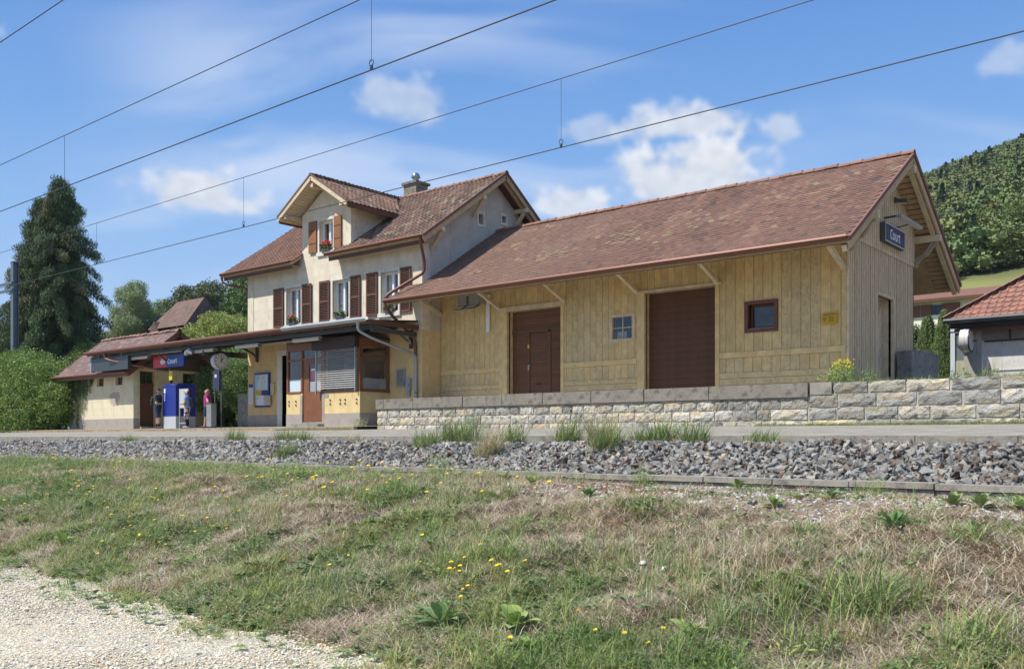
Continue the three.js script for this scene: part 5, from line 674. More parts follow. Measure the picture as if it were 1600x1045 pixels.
// ================= buildings on the right =================
{
  const b = thing('low_garage', 'low white building with hipped red tiled roof at the right edge', 'building', [-2, 2.95, 37]), XL = -7.55, XR = 6, DF = 34.6, yE = 5.75, DE = 34.0;
  const wm = M([.76, .745, .72], .9, MP); part(b, 'wall', prismXY(rect(XL, XR, 2.9, 5.6), DF, DF + .3, [rect(-6.35, -5.0, 2.901, 3.75)]), wm); box(b, 'pier', M([.50, .47, .43], .9, MP), XL - .55, XL, 2.9, 5.6, DF - .05, DF + .3); box(b, 'side_wall', wm, XL - .55, XL - .3, 2.9, 5.6, DF + .3, 40); box(b, 'rear_wall', wm, XL, XR, 2.9, 5.6, 39.7, 40); box(b, 'window_frame', mat.grey, -6.35, -5.0, 2.9, 3.75, DF + .15, DF + .2); box(b, 'pane', M([.02, .025, .03], .1), -6.25, -5.1, 2.95, 3.68, DF + .14, DF + .149);
  box(b, 'upper_panel', M([.36, .33, .31], .9, MP), XL + .02, XR, 5.05, 5.6, DF - .03, DF - .002); part(b, 'pipe', merge([tubeg([V(XL + .1, 5.0, DF - .06), V(XR, 5.02, DF - .06)], .03), tubeg([V(XL + .9, 5.0, DF - .06), V(XL + .9, 5.6, DF - .06)], .025)]), M([.10, .04, .03], .6)); box(b, 'string_course', M([.55, .54, .52], .9), XL, XR, 3.98, 4.02, DF - .03, DF - .001);
  const rise = 2.9, run = 4.0, L = Math.hypot(rise, run); part(b, 'roof_core', (() => { const p = [[-8.56, yE - .05, DE], [8, yE - .05, DE], [8, yE + rise - .05, DE + run], [-8.56 + run, yE + rise - .05, DE + run], [-8.56, yE - .05, DE + 2 * run], [8, yE - .05, DE + 2 * run]].map(([x, y, d]) => [x, y, -d]), q = []; for (const [i, j, k] of [[0, 1, 2], [0, 2, 3], [0, 3, 4], [3, 2, 5], [3, 5, 4]]) q.push(...p[i], ...p[j], ...p[k]); const g = new THREE.BufferGeometry(); g.setAttribute('position', new THREE.Float32BufferAttribute(q, 3)); g.computeVertexNormals(); return boxUV(g); })(), M([.25, .10, .07], .9));
  const tone = () => jit(R() < .85 ? [.30, .148, .105] : [.245, .12, .088], .10);
  tileSlope(b, 'roof_tiles', panTile(.24, .40, .02), { origin: V(-8.56, yE, DE), ux: new THREE.Vector3(1, 0, 0), uy: new THREE.Vector3(0, rise, -run), len: L, width: 14, w: .23, step: .33, color: tone, tilt: .03, lift: 0, skip: (x, y, d) => x < -8.56 + (d - DE) - .02 });
  ridgeTiles(b, V(-8.6, yE + .03, DE - .03), V(-8.56 + run, yE + rise + .06, DE + run), .12, .33, ridgePal, .006);
  part(b, 'gutter', gutterg(-8.6, 8, yE - .03, DE - .08, .08), Object.assign(mat.dgrey.clone(), { side: THREE.DoubleSide })); box(b, 'fascia', mat.black, -8.4, 8, yE - .30, yE - .06, DE + .02, DE + .08); box(b, 'eave_board', M([.16, .06, .035], .7), -8.3, 8, yE - .42, yE - .30, DE + .1, DE + .16); box(b, 'eave_soffit', mat.brown, -8.4, 8, yE - .14, yE - .1, DE + .08, DF);
  const p = thing('glazed_porch', 'small pale blue porch beside the low white building', 'porch', [-8.3, 2.95, 36]); const pm = M([.55, .62, .68], .6); part(p, 'frame', merge([bxg(-8.75, -8.60, 2.95, 5.5, 35.4, 35.55), bxg(-8.75, -7.6, 5.45, 5.6, 35.4, 35.55)]), pm); box(p, 'parapet', pm, -8.6, -7.6, 2.95, 3.95, 35.42, 35.5); box(p, 'middle_panel', M([.40, .38, .28], .7), -8.6, -7.6, 3.95, 4.45, 35.44, 35.5); box(p, 'pane', M([.16, .20, .22], .1), -8.6, -7.6, 4.45, 5.45, 35.46, 35.5); box(p, 'rear_panel', pm, -8.7, -7.6, 2.95, 5.5, 36.5, 36.6); part(p, 'cable', tubeg([V(-8.58, 5.1, 35.38), V(-8.2, 4.6, 35.38), V(-7.9, 4.2, 35.4)], .012, 5, .5), mat.black);
  const s = thing('round_lamp_sign', 'round white drum sign mounted on the low building, seen nearly edge-on', 'sign', [-8.1, 4.6, 34.2]); const ang = 1.58; const dr = (r, t, off, m, n) => { const g = new THREE.CylinderGeometry(r, r, t, 36); g.rotateX(Math.PI / 2); g.translate(0, 0, off); g.rotateY(ang); g.translate(-7.95, 5.04, -34.2); part(s, n, g, m); };
  dr(.40, .12, -.08, M([.62, .60, .54], .35), 'drum'); dr(.415, .03, 0, M([.75, .74, .70], .3), 'drum_ring'); dr(.40, .12, .075, M([.64, .62, .55], .35), 'drum'); dr(.41, .03, .15, M([.03, .035, .10], .4), 'drum_rim'); dr(.36, .01, .17, M([.62, .55, .56], .3), 'drum_face'); part(s, 'bracket', beamg(V(-7.9, 5.04, 34.3), V(-7.7, 5.04, 34.6), .06, .06), mat.dgrey);
  const f = thing('far_house', 'distant cream house with brown shutters seen right of the shed', 'house', [-18, 3, 72]), fw = M([.78, .745, .62], .9); box(f, 'wall', fw, -26, -12, 2.5, 11.6, 70, 79); part(f, 'roof', prismDY([[69.3, 11.55], [79.7, 11.55], [74.5, 12.85]], -26.6, -11.5), M([.27, .13, .095], .9, { map: T.wood })); box(f, 'eave_board', mat.brown, -26.5, -11.6, 11.40, 11.60, 69.25, 69.4);
  for (const [x0, x1] of [[-20.9, -20.2], [-18.6, -17.5]]) { const w = box(f, 'window', M([.02, .025, .03], .15), x0 + .08, x1 - .08, 10.5, 11.2, 69.93, 70.02); box(w, 'window_frame', mat.white, x0, x1, 10.36, 10.49, 69.92, 70.01); const sm2 = M([.19, .075, .05], .7); box(w, 'shutter', sm2, x0 - .68, x0 + .05, 10.42, 11.25, 69.88, 69.97); box(w, 'shutter', sm2, x1 - .3, x1 + .85, 10.42, 11.25, 69.88, 69.97); }
}
// villa far left behind the annex
{
  const v = thing('hillside_villa', 'brown roofed villa among the trees behind the annex', 'house', [-76, 8, 46]), rm = M([.23, .145, .125], .9, { map: rep(T.concrete, .35) }), wm = M([.12, .08, .065], .9), k = 45 / 62; const P = (x, y, d) => [x * k, (y - 1.7) * k + 1.7, d];
  const tri = (pts, faces) => { const q = []; for (const f of faces) for (let i = 1; i + 1 < f.length; i++) for (const j of [f[0], f[i], f[i + 1]]) { const [x, y, d] = pts[j]; q.push(x, y, -d); } const g = new THREE.BufferGeometry(); g.setAttribute('position', new THREE.Float32BufferAttribute(q, 3)); g.computeVertexNormals(); return boxUV(g); };
  const gabled = (nm, x0, x1, d0, d1, ye, yr, hip) => { const dm = (d0 + d1) / 2; part(v, nm, tri([[x0, ye, d0], [x1, ye, d0], [x1, ye, d1], [x0, ye, d1], [x0 + hip, yr, dm], [x1 - hip, yr, dm]], [[0, 1, 5, 4], [1, 2, 5], [2, 3, 4, 5], [3, 0, 4]]), Object.assign(rm.clone(), { side: THREE.DoubleSide })); };
  gabled('main_roof', -77.2, -71.0, 42.2, 47, 11.3, 14.0, .9); gabled('side_roof', -83.6, -77.4, 44, 49, 11.9, 13.7, 1.6); box(v, 'wall', wm, -76.8, -71.4, 5, 11.3, 42.7, 46.6); box(v, 'wall', wm, -83.2, -77.5, 5, 11.9, 44.4, 48.6); const wv = box(v, 'window', mat.white, -76.6, -75.7, 9.8, 10.9, 42.64, 42.7); box(wv, 'pane', mat.black, -76.5, -75.8, 9.9, 10.8, 42.62, 42.639); part(v, 'gablet', prismXY([[-77, 10.9], [-75.3, 10.9], [-76.15, 12.0]], 42.2, 43.4), wm); part(v, 'roof_light', beamg(V(-74.6, 12.75, 43.5), V(-74.6, 12.95, 43.9), .5, .08), mat.grey);
}
// ================= foliage =================
function leafClump(seed, n, r, lw, ll, droop = 0) { // small leaf-shaped faces scattered through a ball
  const q = rand(seed), pos = [], nor = []; for (let i = 0; i < n; i++) {
    const c = new THREE.Vector3(q() - .5, q() - .5, q() - .5).normalize().multiplyScalar(r * Math.cbrt(q())), d = new THREE.Vector3(q() - .5, (q() - .5) * .8 - droop, q() - .5).normalize(), s = new THREE.Vector3(q() - .5, q() - .5, q() - .5).cross(d).normalize(), l = ll * (.7 + q() * .6), w = lw * (.7 + q() * .6);
    const a = c.clone().addScaledVector(d, -l / 2), b = c.clone().addScaledVector(d, l / 2), m1 = c.clone().addScaledVector(s, w / 2), m2 = c.clone().addScaledVector(s, -w / 2); pos.push(...a.toArray(), ...m1.toArray(), ...b.toArray(), ...a.toArray(), ...b.toArray(), ...m2.toArray()); }
  const g = new THREE.BufferGeometry(); g.setAttribute('position', new THREE.Float32BufferAttribute(pos, 3)); g.computeVertexNormals(); return boxUV(g);
}
const leafMat = new THREE.MeshPhysicalMaterial({ color: 0xffffff, roughness: .7, side: THREE.DoubleSide, transmission: .36, thickness: 0 }), needleMat = M([1, 1, 1], .85, { side: THREE.DoubleSide }), bark = M([.12, .09, .065], .95, { map: T.wood });
const clumps = [leafClump(1, 26, .5, .13, .22), leafClump(2, 26, .5, .13, .22), leafClump(3, 30, .5, .10, .18)];
const sprays = [leafClump(4, 30, .5, .07, .30, .55), leafClump(5, 30, .5, .07, .30, .55)];
function trunkg(base, top, r0, r1, seed) { const q = rand(seed), n = 6, pts = []; for (let i = 0; i <= n; i++) { const t = i / n; pts.push(base.clone().lerp(top, t).add(new THREE.Vector3((q() - .5) * .12 * r0 * 8 * t * (1 - t), 0, (q() - .5) * .12 * r0 * 8 * t * (1 - t)))); } const c = new THREE.CatmullRomCurve3(pts), g = new THREE.TubeGeometry(c, 10, 1, 7, false), p = g.attributes.position; for (let i = 0; i < p.count; i++) { const row = Math.floor(i / 8), t = row / 10, o = c.getPointAt(t), k = mix(r0, r1, t); p.setXYZ(i, o.x + (p.getX(i) - o.x) * k, o.y + (p.getY(i) - o.y) * k, o.z + (p.getZ(i) - o.z) * k); } g.computeVertexNormals(); return g; }
// deciduous tree: trunk, limbs and a crown of several leafy masses; o.lobes = [dx, dy, dz, radius]
function tree(name, label, cat, group, x, y, d, h, w, o) {
  const t = thing(name, label, cat, [x, y, d], group), q = rand(o.seed), top = V(x, y + h * .75, d); part(t, 'trunk', trunkg(V(x, y, d), top, h * .022 + .05, .03, o.seed), o.bark || bark);
  const lobes = []; const nl = o.nl || 12; for (let i = 0; i < nl; i++) { const a = i * 2.4 + q(), k = (i + .5) / nl, yy = mix(o.low ?? .25, .95, k), env = Math.sin(Math.PI * cl((yy - (o.low ?? .25) + .12) / (1.12 - (o.low ?? .25)))) ** (o.pow ?? .7), rad = w / 2 * env * (.35 + q() * .5); lobes.push([Math.cos(a) * rad, yy * h, Math.sin(a) * rad, w * (.16 + q() * .12) * (.55 + .6 * env)]); }
  part(t, 'limb', merge(lobes.filter((_, i) => i % 2 === 0).map(([a, b, c, r], i) => trunkg(V(x, y + Math.max(h * .15, b - h * .22), d), new THREE.Vector3(x + a, y + b, -d + c), h * .008 + .02, .012, o.seed + i))), o.bark || bark);
  const list = []; const cs = o.cs || 1; for (const [a, b, c, r] of lobes) { const n = Math.round((o.den || 60) * .72 * (r / cs) ** 2 * 1.6) + 12; for (let i = 0; i < n; i++) { const v = new THREE.Vector3(q() - .5, q() - .5, q() - .5).normalize().multiplyScalar(r * (.45 + .6 * Math.sqrt(q()))); const s = cs * (.55 + .6 * q()), k = 1 + (q() - .5) * .5; list.push([x + a + v.x, y + b + v.y * .8 * (o.flat ?? 1), -d + c + v.z, q() * 6, q() * 6, q() * 6, s, s, s, [o.c[0] * k * (1 + (q() - .5) * .25), o.c[1] * k, o.c[2] * k * (1 + (q() - .5) * .3)]]); } }
  instanced('crown', clumps[o.seed % 3], leafMat, list, t); return t;
}
// big twin-topped conifer on the left
{
  const X = -66.5, D = 29.5, Y = 2, t = thing('conifer', 'tall dark twin topped cypress left of the station', 'tree', [X, Y, D]), q = rand(77); part(t, 'trunk', trunkg(V(X, Y, D), V(X + .3, Y + 16.6, D), .38, .05, 7), bark); part(t, 'second_trunk', trunkg(V(X - .4, Y + 6, D), V(X - 1.9, Y + 15.6, D + .3), .2, .04, 8), bark);
  const list = [], limbs = [];
  const stem = (cx, dx, y0, y1, r0, nb) => { for (let j = 0; j < nb; j++) { // drooping branches, each hung with sprays
    const k = Math.pow((j + q()) / nb, .85), yy = mix(y0, y1, k), L = (r0 * Math.pow(1 - k, .72) + .3) * (.5 + .75 * q()), a = j * 2.399 + q() * .6, bx = X + cx + dx * k, n = Math.max(7, Math.round(L * 17)), rise = mix(.10, .9, k * k), tint = .75 + q() * .6, tan = q() < .22;
    for (let i = 0; i < n; i++) { const t = Math.pow((i + q()) / n, .8), off = (q() - .5) * .55 * (1.1 - t * .5), x = bx + Math.cos(a) * L * t - Math.sin(a) * off, z = -D + Math.sin(a) * L * t + Math.cos(a) * off, y = Y + yy + L * t * rise * .5 - L * t * t * .42 - q() * .28, s = (.42 + .4 * q()) * (1.1 - .3 * t), b = tint * (.8 + .4 * q()), tip = t > .7 && tan; list.push([x, y, z, (q() - .5) * .6, q() * 6.3, (q() - .5) * .6, s, s * 1.25, s, tip ? [.155 * b, .15 * b, .07 * b] : [.085 * b, .125 * b, .05 * b]]); }
    if (j % 4 === 0) limbs.push(trunkg(V(bx, Y + yy, D), new THREE.Vector3(bx + Math.cos(a) * L * .8, Y + yy + L * (.4 * rise - .25), -D + Math.sin(a) * L * .8), .05, .012, j)); } };
  stem(.1, .4, 1.6, 17.9, 4.9, 230); stem(-.6, -1.7, 2.5, 17.0, 4.3, 170); instanced('crown', sprays[0], needleMat, list, t); part(t, 'limb', merge(limbs), bark);
}
// trees behind the annex and the house
tree('birch_tree', 'pale feathery birch rising behind the villa', 'tree', 'trees behind the station', -82.5, 2, 43.5, 14.6, 5.0, { seed: 11, c: [.30, .36, .15], low: .35, nl: 16, den: 70, cs: .8, bark: M([.5, .48, .44], .9) });
tree('broadleaf_tree', 'dark olive tree behind the villa roof', 'tree', 'trees behind the station', -86, 2, 53, 16.2, 9, { seed: 12, c: [.13, .165, .065], low: .35, nl: 16, den: 75, cs: 1.1 });
tree('broadleaf_tree', 'dense green tree against the left corner of the house', 'tree', 'trees behind the station', -60.5, 2, 42, 12.2, 7, { seed: 13, c: [.12, .21, .055], low: .2, nl: 20, den: 95, cs: 1 });
tree('broadleaf_tree', 'bright young tree between the birch and the dark olive tree', 'tree', 'trees behind the station', -91, 2, 52, 14.6, 6.5, { seed: 14, c: [.18, .28, .06], low: .3, nl: 10, den: 80, cs: 1 });
tree('broadleaf_tree', 'yellow green bushy tree right of the tall cypress', 'tree', 'trees behind the station', -77.5, 2, 37, 8.4, 5.5, { seed: 15, c: [.30, .34, .10], low: .12, nl: 16, den: 80, cs: .9 });
tree('shrub', 'light green shrub arching above the canopy beside the house', 'shrub', 'shrubs behind the station', -48.4, 2, 31, 7.2, 5.4, { seed: 16, c: [.33, .38, .08], low: .35, nl: 18, den: 60, cs: .6, flat: .7 });
tree('shrub', 'round green shrub showing over the annex roof ridge', 'shrub', 'shrubs behind the station', -63.0, 2, 31, 6.4, 5.0, { seed: 17, c: [.25, .34, .07], low: .15, nl: 16, den: 80, cs: .6 });
tree('shrub', 'green shrub in front of the villa wall', 'shrub', 'shrubs behind the station', -66, 2, 38, 7.4, 7.5, { seed: 18, c: [.17, .26, .06], low: .15, nl: 16, den: 80, cs: .8 });
tree('shrub', 'leafy shrub filling the gap between annex and house', 'shrub', 'shrubs behind the station', -41.5, 2, 28.6, 4.0, 5.5, { seed: 19, c: [.19, .29, .06], low: .05, nl: 22, den: 110, cs: .55 });
tree('shrub', 'leafy shrub behind the concrete screen wall', 'shrub', 'shrubs behind the station', -37.0, 2, 26.6, 4.6, 4.5, { seed: 20, c: [.16, .26, .06], low: .05, nl: 18, den: 110, cs: .5 });
tree('broadleaf_tree', 'olive tree half hidden behind the tall cypress', 'tree', 'trees behind the station', -84, 2, 36, 11, 8, { seed: 21, c: [.16, .22, .07], low: .1, nl: 16, den: 80, cs: 1 });
// big hedge left of the annex, with ivy spilling over the wall
{
  const h = thing('hedge', 'tall bright green hedge at the left end of the platform', 'hedge', [-53, 2.1, 22]), q = rand(91), list = []; part(h, 'stem', merge([[-56, 22], [-53.5, 22.4], [-51, 22], [-49, 22.2]].map(([x, d], i) => trunkg(V(x, 2, d), V(x + .4, 5, d), .09, .03, 30 + i))), bark);
  const lobes = [[-57.5, 4.0, 22.6, 2.4], [-55.5, 4.2, 22, 2.2], [-53.4, 4.3, 21.8, 2.0], [-51.6, 4.2, 21.7, 1.9], [-50.2, 3.8, 21.5, 1.8], [-49.3, 4.2, 22.2, 1.7], [-48.4, 3.4, 21.5, 1.3], [-56.5, 2.8, 21.2, 1.5], [-54, 2.9, 20.8, 1.5], [-51.5, 2.9, 20.7, 1.4], [-49.6, 2.8, 20.9, 1.3], [-47.6, 3.6, 21.3, .9], [-60, 4.2, 23, 2.6], [-52.5, 5.6, 22.2, .9], [-55, 5.7, 22.3, 1.0]];
  for (const [x, y, d, r] of lobes) for (let i = 0; i < 560 * r * r / 3; i++) { const v = new THREE.Vector3(q() - .5, q() - .5, q() - .5).normalize().multiplyScalar(r * (.55 + .5 * Math.sqrt(q()))), yy = y + v.y; if (yy < 2.05) continue; const s = .30 + .3 * q(), b = .7 + q() * .7; list.push([x + v.x, yy, -d + v.z, q() * 6, q() * 6, q() * 6, s, s, s, [.20 * b, .30 * b, .05 * b]]); }
  instanced('foliage', clumps[0], leafMat, list, h);
  const iv = thing('ivy', 'dark ivy hanging down the left end of the annex wall', 'ivy', [-46.2, 4.6, 21.7]), l2 = [], st = []; for (let k = 0; k < 26; k++) { const x = rr(-47.5, -45.0), len = rr(.5, 2.4) * sstep(-44.6, -46.8, x) + .2; for (let i = 0; i < len * 26; i++) { const s = .10 + .09 * q(), b = .6 + q() * .6; l2.push([x + (q() - .5) * .25, 4.7 - i / 26, -21.74 + (q() - .5) * .14, q() * 6, q() * 6, q() * 6, s, s, s, [.11 * b, .18 * b, .045 * b]]); } st.push(tubeg([V(x, 4.75, 21.76), V(x + .03, 4.7 - len, 21.75)], .008, 4)); } instanced('leaves', clumps[1], leafMat, l2, iv); part(iv, 'stem', merge(st), bark);
}
// right background: thujas, shrubs, meadow edge trees
for (const [x, d, h, lb] of [[-9.95, 37, 3.2, 'left of the two small pointed thujas by the porch'], [-9.2, 36.4, 3.3, 'right of the two small pointed thujas by the porch']]) { const t = thing('thuja', lb, 'tree', [x, 2.9, d], 'thujas'), q = rand(Math.floor(d * 31)), l = []; part(t, 'trunk', trunkg(V(x, 2.9, d), V(x, 2.9 + h * .8, d), .06, .02, 5), bark); for (let i = 0; i < 900; i++) { const k = Math.pow(q(), .7), a = q() * 6.3, r = .62 * Math.sqrt(1 - k) * Math.sqrt(q()), s = .18 + q() * .14, b = .7 + q() * .6; l.push([x + Math.cos(a) * r, 2.95 + h * k, -d + Math.sin(a) * r, (q() - .5) * .6, a, Math.PI, s, s * 1.4, s, [.14 * b, .21 * b, .05 * b]]); } instanced('crown', sprays[1], leafMat, l, t); }
tree('shrub', 'loose green shrub between shed gable and thujas', 'shrub', 'shrubs by the yard', -11.3, 2.9, 38.5, 3.2, 2.8, { seed: 31, c: [.11, .17, .04], low: .1, nl: 14, den: 70, cs: .5 });
tree('shrub', 'low green bush on the meadow above the far house', 'shrub', 'shrubs by the yard', -33.2, 22.6, 130, 2.6, 5, { seed: 32, c: [.22, .27, .08], low: .1, nl: 10, den: 30, cs: .7 });
[[-31, 143, 6.2, 8, [.15, .21, .04], 'broad bright green tree at the left of the meadow edge'], [-24, 141, 7.2, 9, [.16, .23, .045], 'broad bright green tree behind the low building roof'], [-37, 150, 6, 7, [.10, .14, .065], 'grey green tree beside the shed roof corner'], [-17, 143, 7.4, 9, [.14, .21, .04], 'tall bright tree at the right edge of the meadow'], [-9, 143, 7.5, 9, [.14, .21, .04], 'bright tree just beyond the right edge of the meadow']].forEach(([x, d, h, w, c, lb], i) => tree('broadleaf_tree', lb, 'tree', 'trees at the meadow edge', x, hillY(x, d) - .5, d, h, w, { seed: 41 + i, c, low: .06, nl: 26, den: 90, cs: 1.5 }));
// the wood on the hillside
{
  const crownGeo = (seed, con) => { const q = rand(seed), parts = [], quad = (p, w, h, rx, ry) => { const g = new THREE.PlaneGeometry(w, h); g.rotateX(rx); g.rotateY(ry); g.translate(...p); parts.push(g); };
    if (con) { for (let i = 0; i < 420; i++) { const k = Math.pow(q(), .8), tier = .75 + .25 * Math.sin(k * 40), r = .30 * (1 - k) * tier * (.55 + q() * .5) + .012, a = q() * 6.3; quad([Math.cos(a) * r, k * 1.6 - .05, Math.sin(a) * r], .05 + q() * .05, .05 + q() * .06, -1.2 + q() * .9, q() * 6.3); } const c = new THREE.ConeGeometry(.17, 1.45, 7); c.translate(0, .72, 0); parts.push(c); }
    else { const lobes = Array.from({ length: 8 }, (_, i) => [Math.cos(i * 2.4) * .26 * (q() + .3), .28 + i * .075, Math.sin(i * 2.4) * .26 * (q() + .3), .20 + q() * .10]); for (const [lx, ly, lz, r] of lobes) { for (let i = 0; i < 210; i++) { const v = new THREE.Vector3(q() - .5, q() - .5, q() - .5).normalize().multiplyScalar(r * (.62 + .45 * q())); quad([lx + v.x, ly + v.y * .9, lz + v.z], .028 + q() * .036, .024 + q() * .03, q() * 6, q() * 6.3); } const c = new THREE.IcosahedronGeometry(r * .55, 1); c.translate(lx, ly, lz); parts.push(c); } }
    return merge(parts); };
  const dead = merge(Array.from({ length: 26 }, (_, i) => { const q = rand(i + 5); const g = new THREE.CylinderGeometry(.006, .012, .3 * (1.2 - i / 26), 3); g.rotateZ(1.25 + q() * .3); g.translate(.12, 0, 0); g.rotateY(q() * 6.3); g.translate(0, .35 + i * .042, 0); return g; }).concat([new THREE.CylinderGeometry(.008, .022, 1.5, 4).translate(0, .75, 0)]));
  const geos = [crownGeo(201), crownGeo(202), crownGeo(203), crownGeo(204, 1), crownGeo(205, 1), dead], ls = geos.map(() => []), q = rand(404);
  for (let i = 0; i < 14000; i++) {
    const d = 134 + 391 * Math.pow(q(), .85), a = mix(-.43, -.02, q()), x = a * d; if (fbm(x * .05, d * .05, 9, 4) * 20 + d < 146) continue; const n = fbm(x * .03, d * .02, 51, 3) + (q() - .5) * .12, t = q(), s = (5 + 4 * q()) * mix(.85, 1.12, d / 520); let k, c;
    if (n > .56 ? t < .20 : t < .05) { k = 3 + (i & 1); c = jit([.075, .112, .062], .3); } else if (t > .988) { k = 5; c = jit([.26, .23, .20], .2); } else { k = i % 3; const u = q(); { const zone = .72 + .56 * fbm(x * .035, d * .03, 57, 3); c = jit(u < .55 ? [.125, .168, .062] : u < .88 ? [.155, .195, .066] : u < .975 ? [.18, .185, .072] : [.21, .165, .08], .20).map((v) => v * zone); } }
    const con = k >= 3; ls[k].push([x, hillY(x, d) - s * .12, -d, 0, q() * 6.3, 0, s * (con ? .85 : rr(.85, 1.15)), s * (con ? .78 : rr(.8, 1.1)), s * (con ? .85 : 1), c]);
  }
  ls.forEach((l, k) => { const o = instanced('hill_wood', geos[k], needleMat, l); o.userData.label = 'mixed wood covering the hillside on the right'; });
}

scene.fog = new THREE.FogExp2(new THREE.Color(.72, .80, .92), .00012);

// ================= overhead line =================
{
  const wm = M([.035, .037, .04], .5), line = (lb, D, yM, yC, drop) => { const t = thing('overhead_line', lb, 'overhead wire', [-25, yC, D], 'overhead lines'); const w = (n, y, r, sag) => { const pts = []; for (let x = -110; x <= 26; x += 4) pts.push(V(x, y + sag * Math.pow((x + 20) / 40, 2), D)); part(t, n, new THREE.TubeGeometry(new THREE.CatmullRomCurve3(pts), 120, r, 5), wm); }; w('messenger_wire', yM, .0085, .06); w('contact_wire', yC, .0105, .01);
    for (const x of drop) { const yt = yM + .06 * Math.pow((x + 20) / 40, 2); const d = part(t, 'dropper', tubeg([V(x, yt, D), V(x, yC + .12, D)], .0045, 4), wm); const lp = new THREE.TorusGeometry(.045, .007, 5, 14); lp.translate(x, yC + .11, -D); part(d, 'clamp_loop', lp, wm); part(d, 'clamp', bxg(x - .02, x + .02, yC + .01, yC + .07, D - .015, D + .015), wm); } };
  line('catenary wires over the near removed track, highest across the sky', 9.2, 8.33, 7.2, [-30.3, -20.36, -10.33, -.5, 9]); line('catenary wires over the ballasted track, crossing in front of the house', 13.8, 8.43, 7.14, [-36.3, -28.34, -20.42, -10.2, -1.5, 7]);
  const f = thing('feeder_wire', 'single feeder wire crossing the top left corner of the sky', 'wire', [-22, 11, 9]); part(f, 'wire', tubeg([V(-110, 10.95, 9), V(-22, 11.05, 9), V(20, 11.5, 9)], .012, 5), wm); const ins = new THREE.CylinderGeometry(.05, .05, .3, 8); ins.rotateZ(Math.PI / 2); ins.translate(-95, 10.97, -9); part(f, 'insulator', ins, mat.grey);
  const m = thing('catenary_mast', 'grey blue steel mast with double cross arm in front of the cypress', 'mast', [-54.5, 2, 22.6]), mm = M([.17, .20, .235], .45, { map: T.metal, metalness: .3 }), X = -56.35, D = 22.6; part(m, 'column', merge([bxg(X - .17, X + .17, 2, 11.9, D - .16, D - .135), bxg(X - .17, X + .17, 2, 11.9, D + .135, D + .16), bxg(X - .012, X + .012, 2, 11.9, D - .135, D + .135)]), mm); part(m, 'cross_arm', bxg(X - 4, X + .2, 10.62, 10.76, D - .26, D - .165), mm); part(m, 'cross_arm', bxg(X - 4, X + .2, 10.22, 10.36, D - .26, D - .165), mm); part(m, 'bracket_plate', bxg(X - .2, X + .22, 10.1, 10.9, D - .165, D - .162), mm); part(m, 'mast_cap', bxg(X - .19, X + .19, 11.9, 11.94, D - .18, D + .18), mm);
}
// ================= grass and weeds =================
function bladeGeo(list) { // list of [x, z, yaw, lean, height, width, curve]
  const pos = []; for (const [x, z, yaw, lean, h, w, cv] of list) { const n = 3, dx = Math.sin(yaw), dz = Math.cos(yaw), sx = dz * w / 2, sz = -dx * w / 2; let P = []; for (let i = 0; i <= n; i++) { const t = i / n, l = lean + cv * t, off = h * t * Math.sin(l), y = h * t * Math.cos(l * .9), k = 1 - t * t * .92; P.push([[x + dx * off - sx * k, y, z + dz * off - sz * k], [x + dx * off + sx * k, y, z + dz * off + sz * k]]); } for (let i = 0; i < n; i++) { const [a, b] = P[i], [c, d] = P[i + 1]; pos.push(...a, ...b, ...d, ...a, ...d, ...c); } }
  const g = new THREE.BufferGeometry(); g.setAttribute('position', new THREE.Float32BufferAttribute(pos, 3)); g.computeVertexNormals(); g.setAttribute('uv', new THREE.BufferAttribute(new Float32Array(pos.length / 3 * 2), 2)); return g;
}
const blades = (seed, n, rad, h0, h1, w, lean0, lean1, cv) => { const q = rand(seed); return bladeGeo(Array.from({ length: n }, () => { const a = q() * 6.3, r = rad * Math.sqrt(q()); return [Math.cos(a) * r, Math.sin(a) * r, q() * 6.3, mix(lean0, lean1, q()), mix(h0, h1, q()), w * (.7 + .6 * q()), cv * (q() + .2)]; })); };
const rosette = (seed, n, L, W, up) => { const q = rand(seed), pos = []; for (let i = 0; i < n; i++) { const yaw = i / n * 6.283 + q() * .6, l = L * (.65 + .5 * q()), w = W * (.7 + .5 * q()), e = up * (.5 + q()), dx = Math.sin(yaw), dz = Math.cos(yaw), prof = [[.05, .12], [.25, .55], [.5, 1], [.75, .75], [1, .03]]; const row = prof.map(([t, k]) => { const y = l * (Math.sin(e) * t - t * t * .30) + .01, o = l * t * Math.cos(e); return [[dx * o - dz * w / 2 * k, y + w * .18 * k, dz * o + dx * w / 2 * k], [dx * o, y, dz * o], [dx * o + dz * w / 2 * k, y + w * .18 * k, dz * o - dx * w / 2 * k]]; }); for (let j = 0; j + 1 < row.length; j++) for (let s = 0; s < 2; s++) pos.push(...row[j][s], ...row[j][s + 1], ...row[j + 1][s + 1], ...row[j][s], ...row[j + 1][s + 1], ...row[j + 1][s]); } const g = new THREE.BufferGeometry(); g.setAttribute('position', new THREE.Float32BufferAttribute(pos, 3)); g.computeVertexNormals(); g.setAttribute('uv', new THREE.BufferAttribute(new Float32Array(pos.length / 3 * 2), 2)); return g; };
const strawMat = M([1, 1, 1], .9, { side: THREE.DoubleSide });
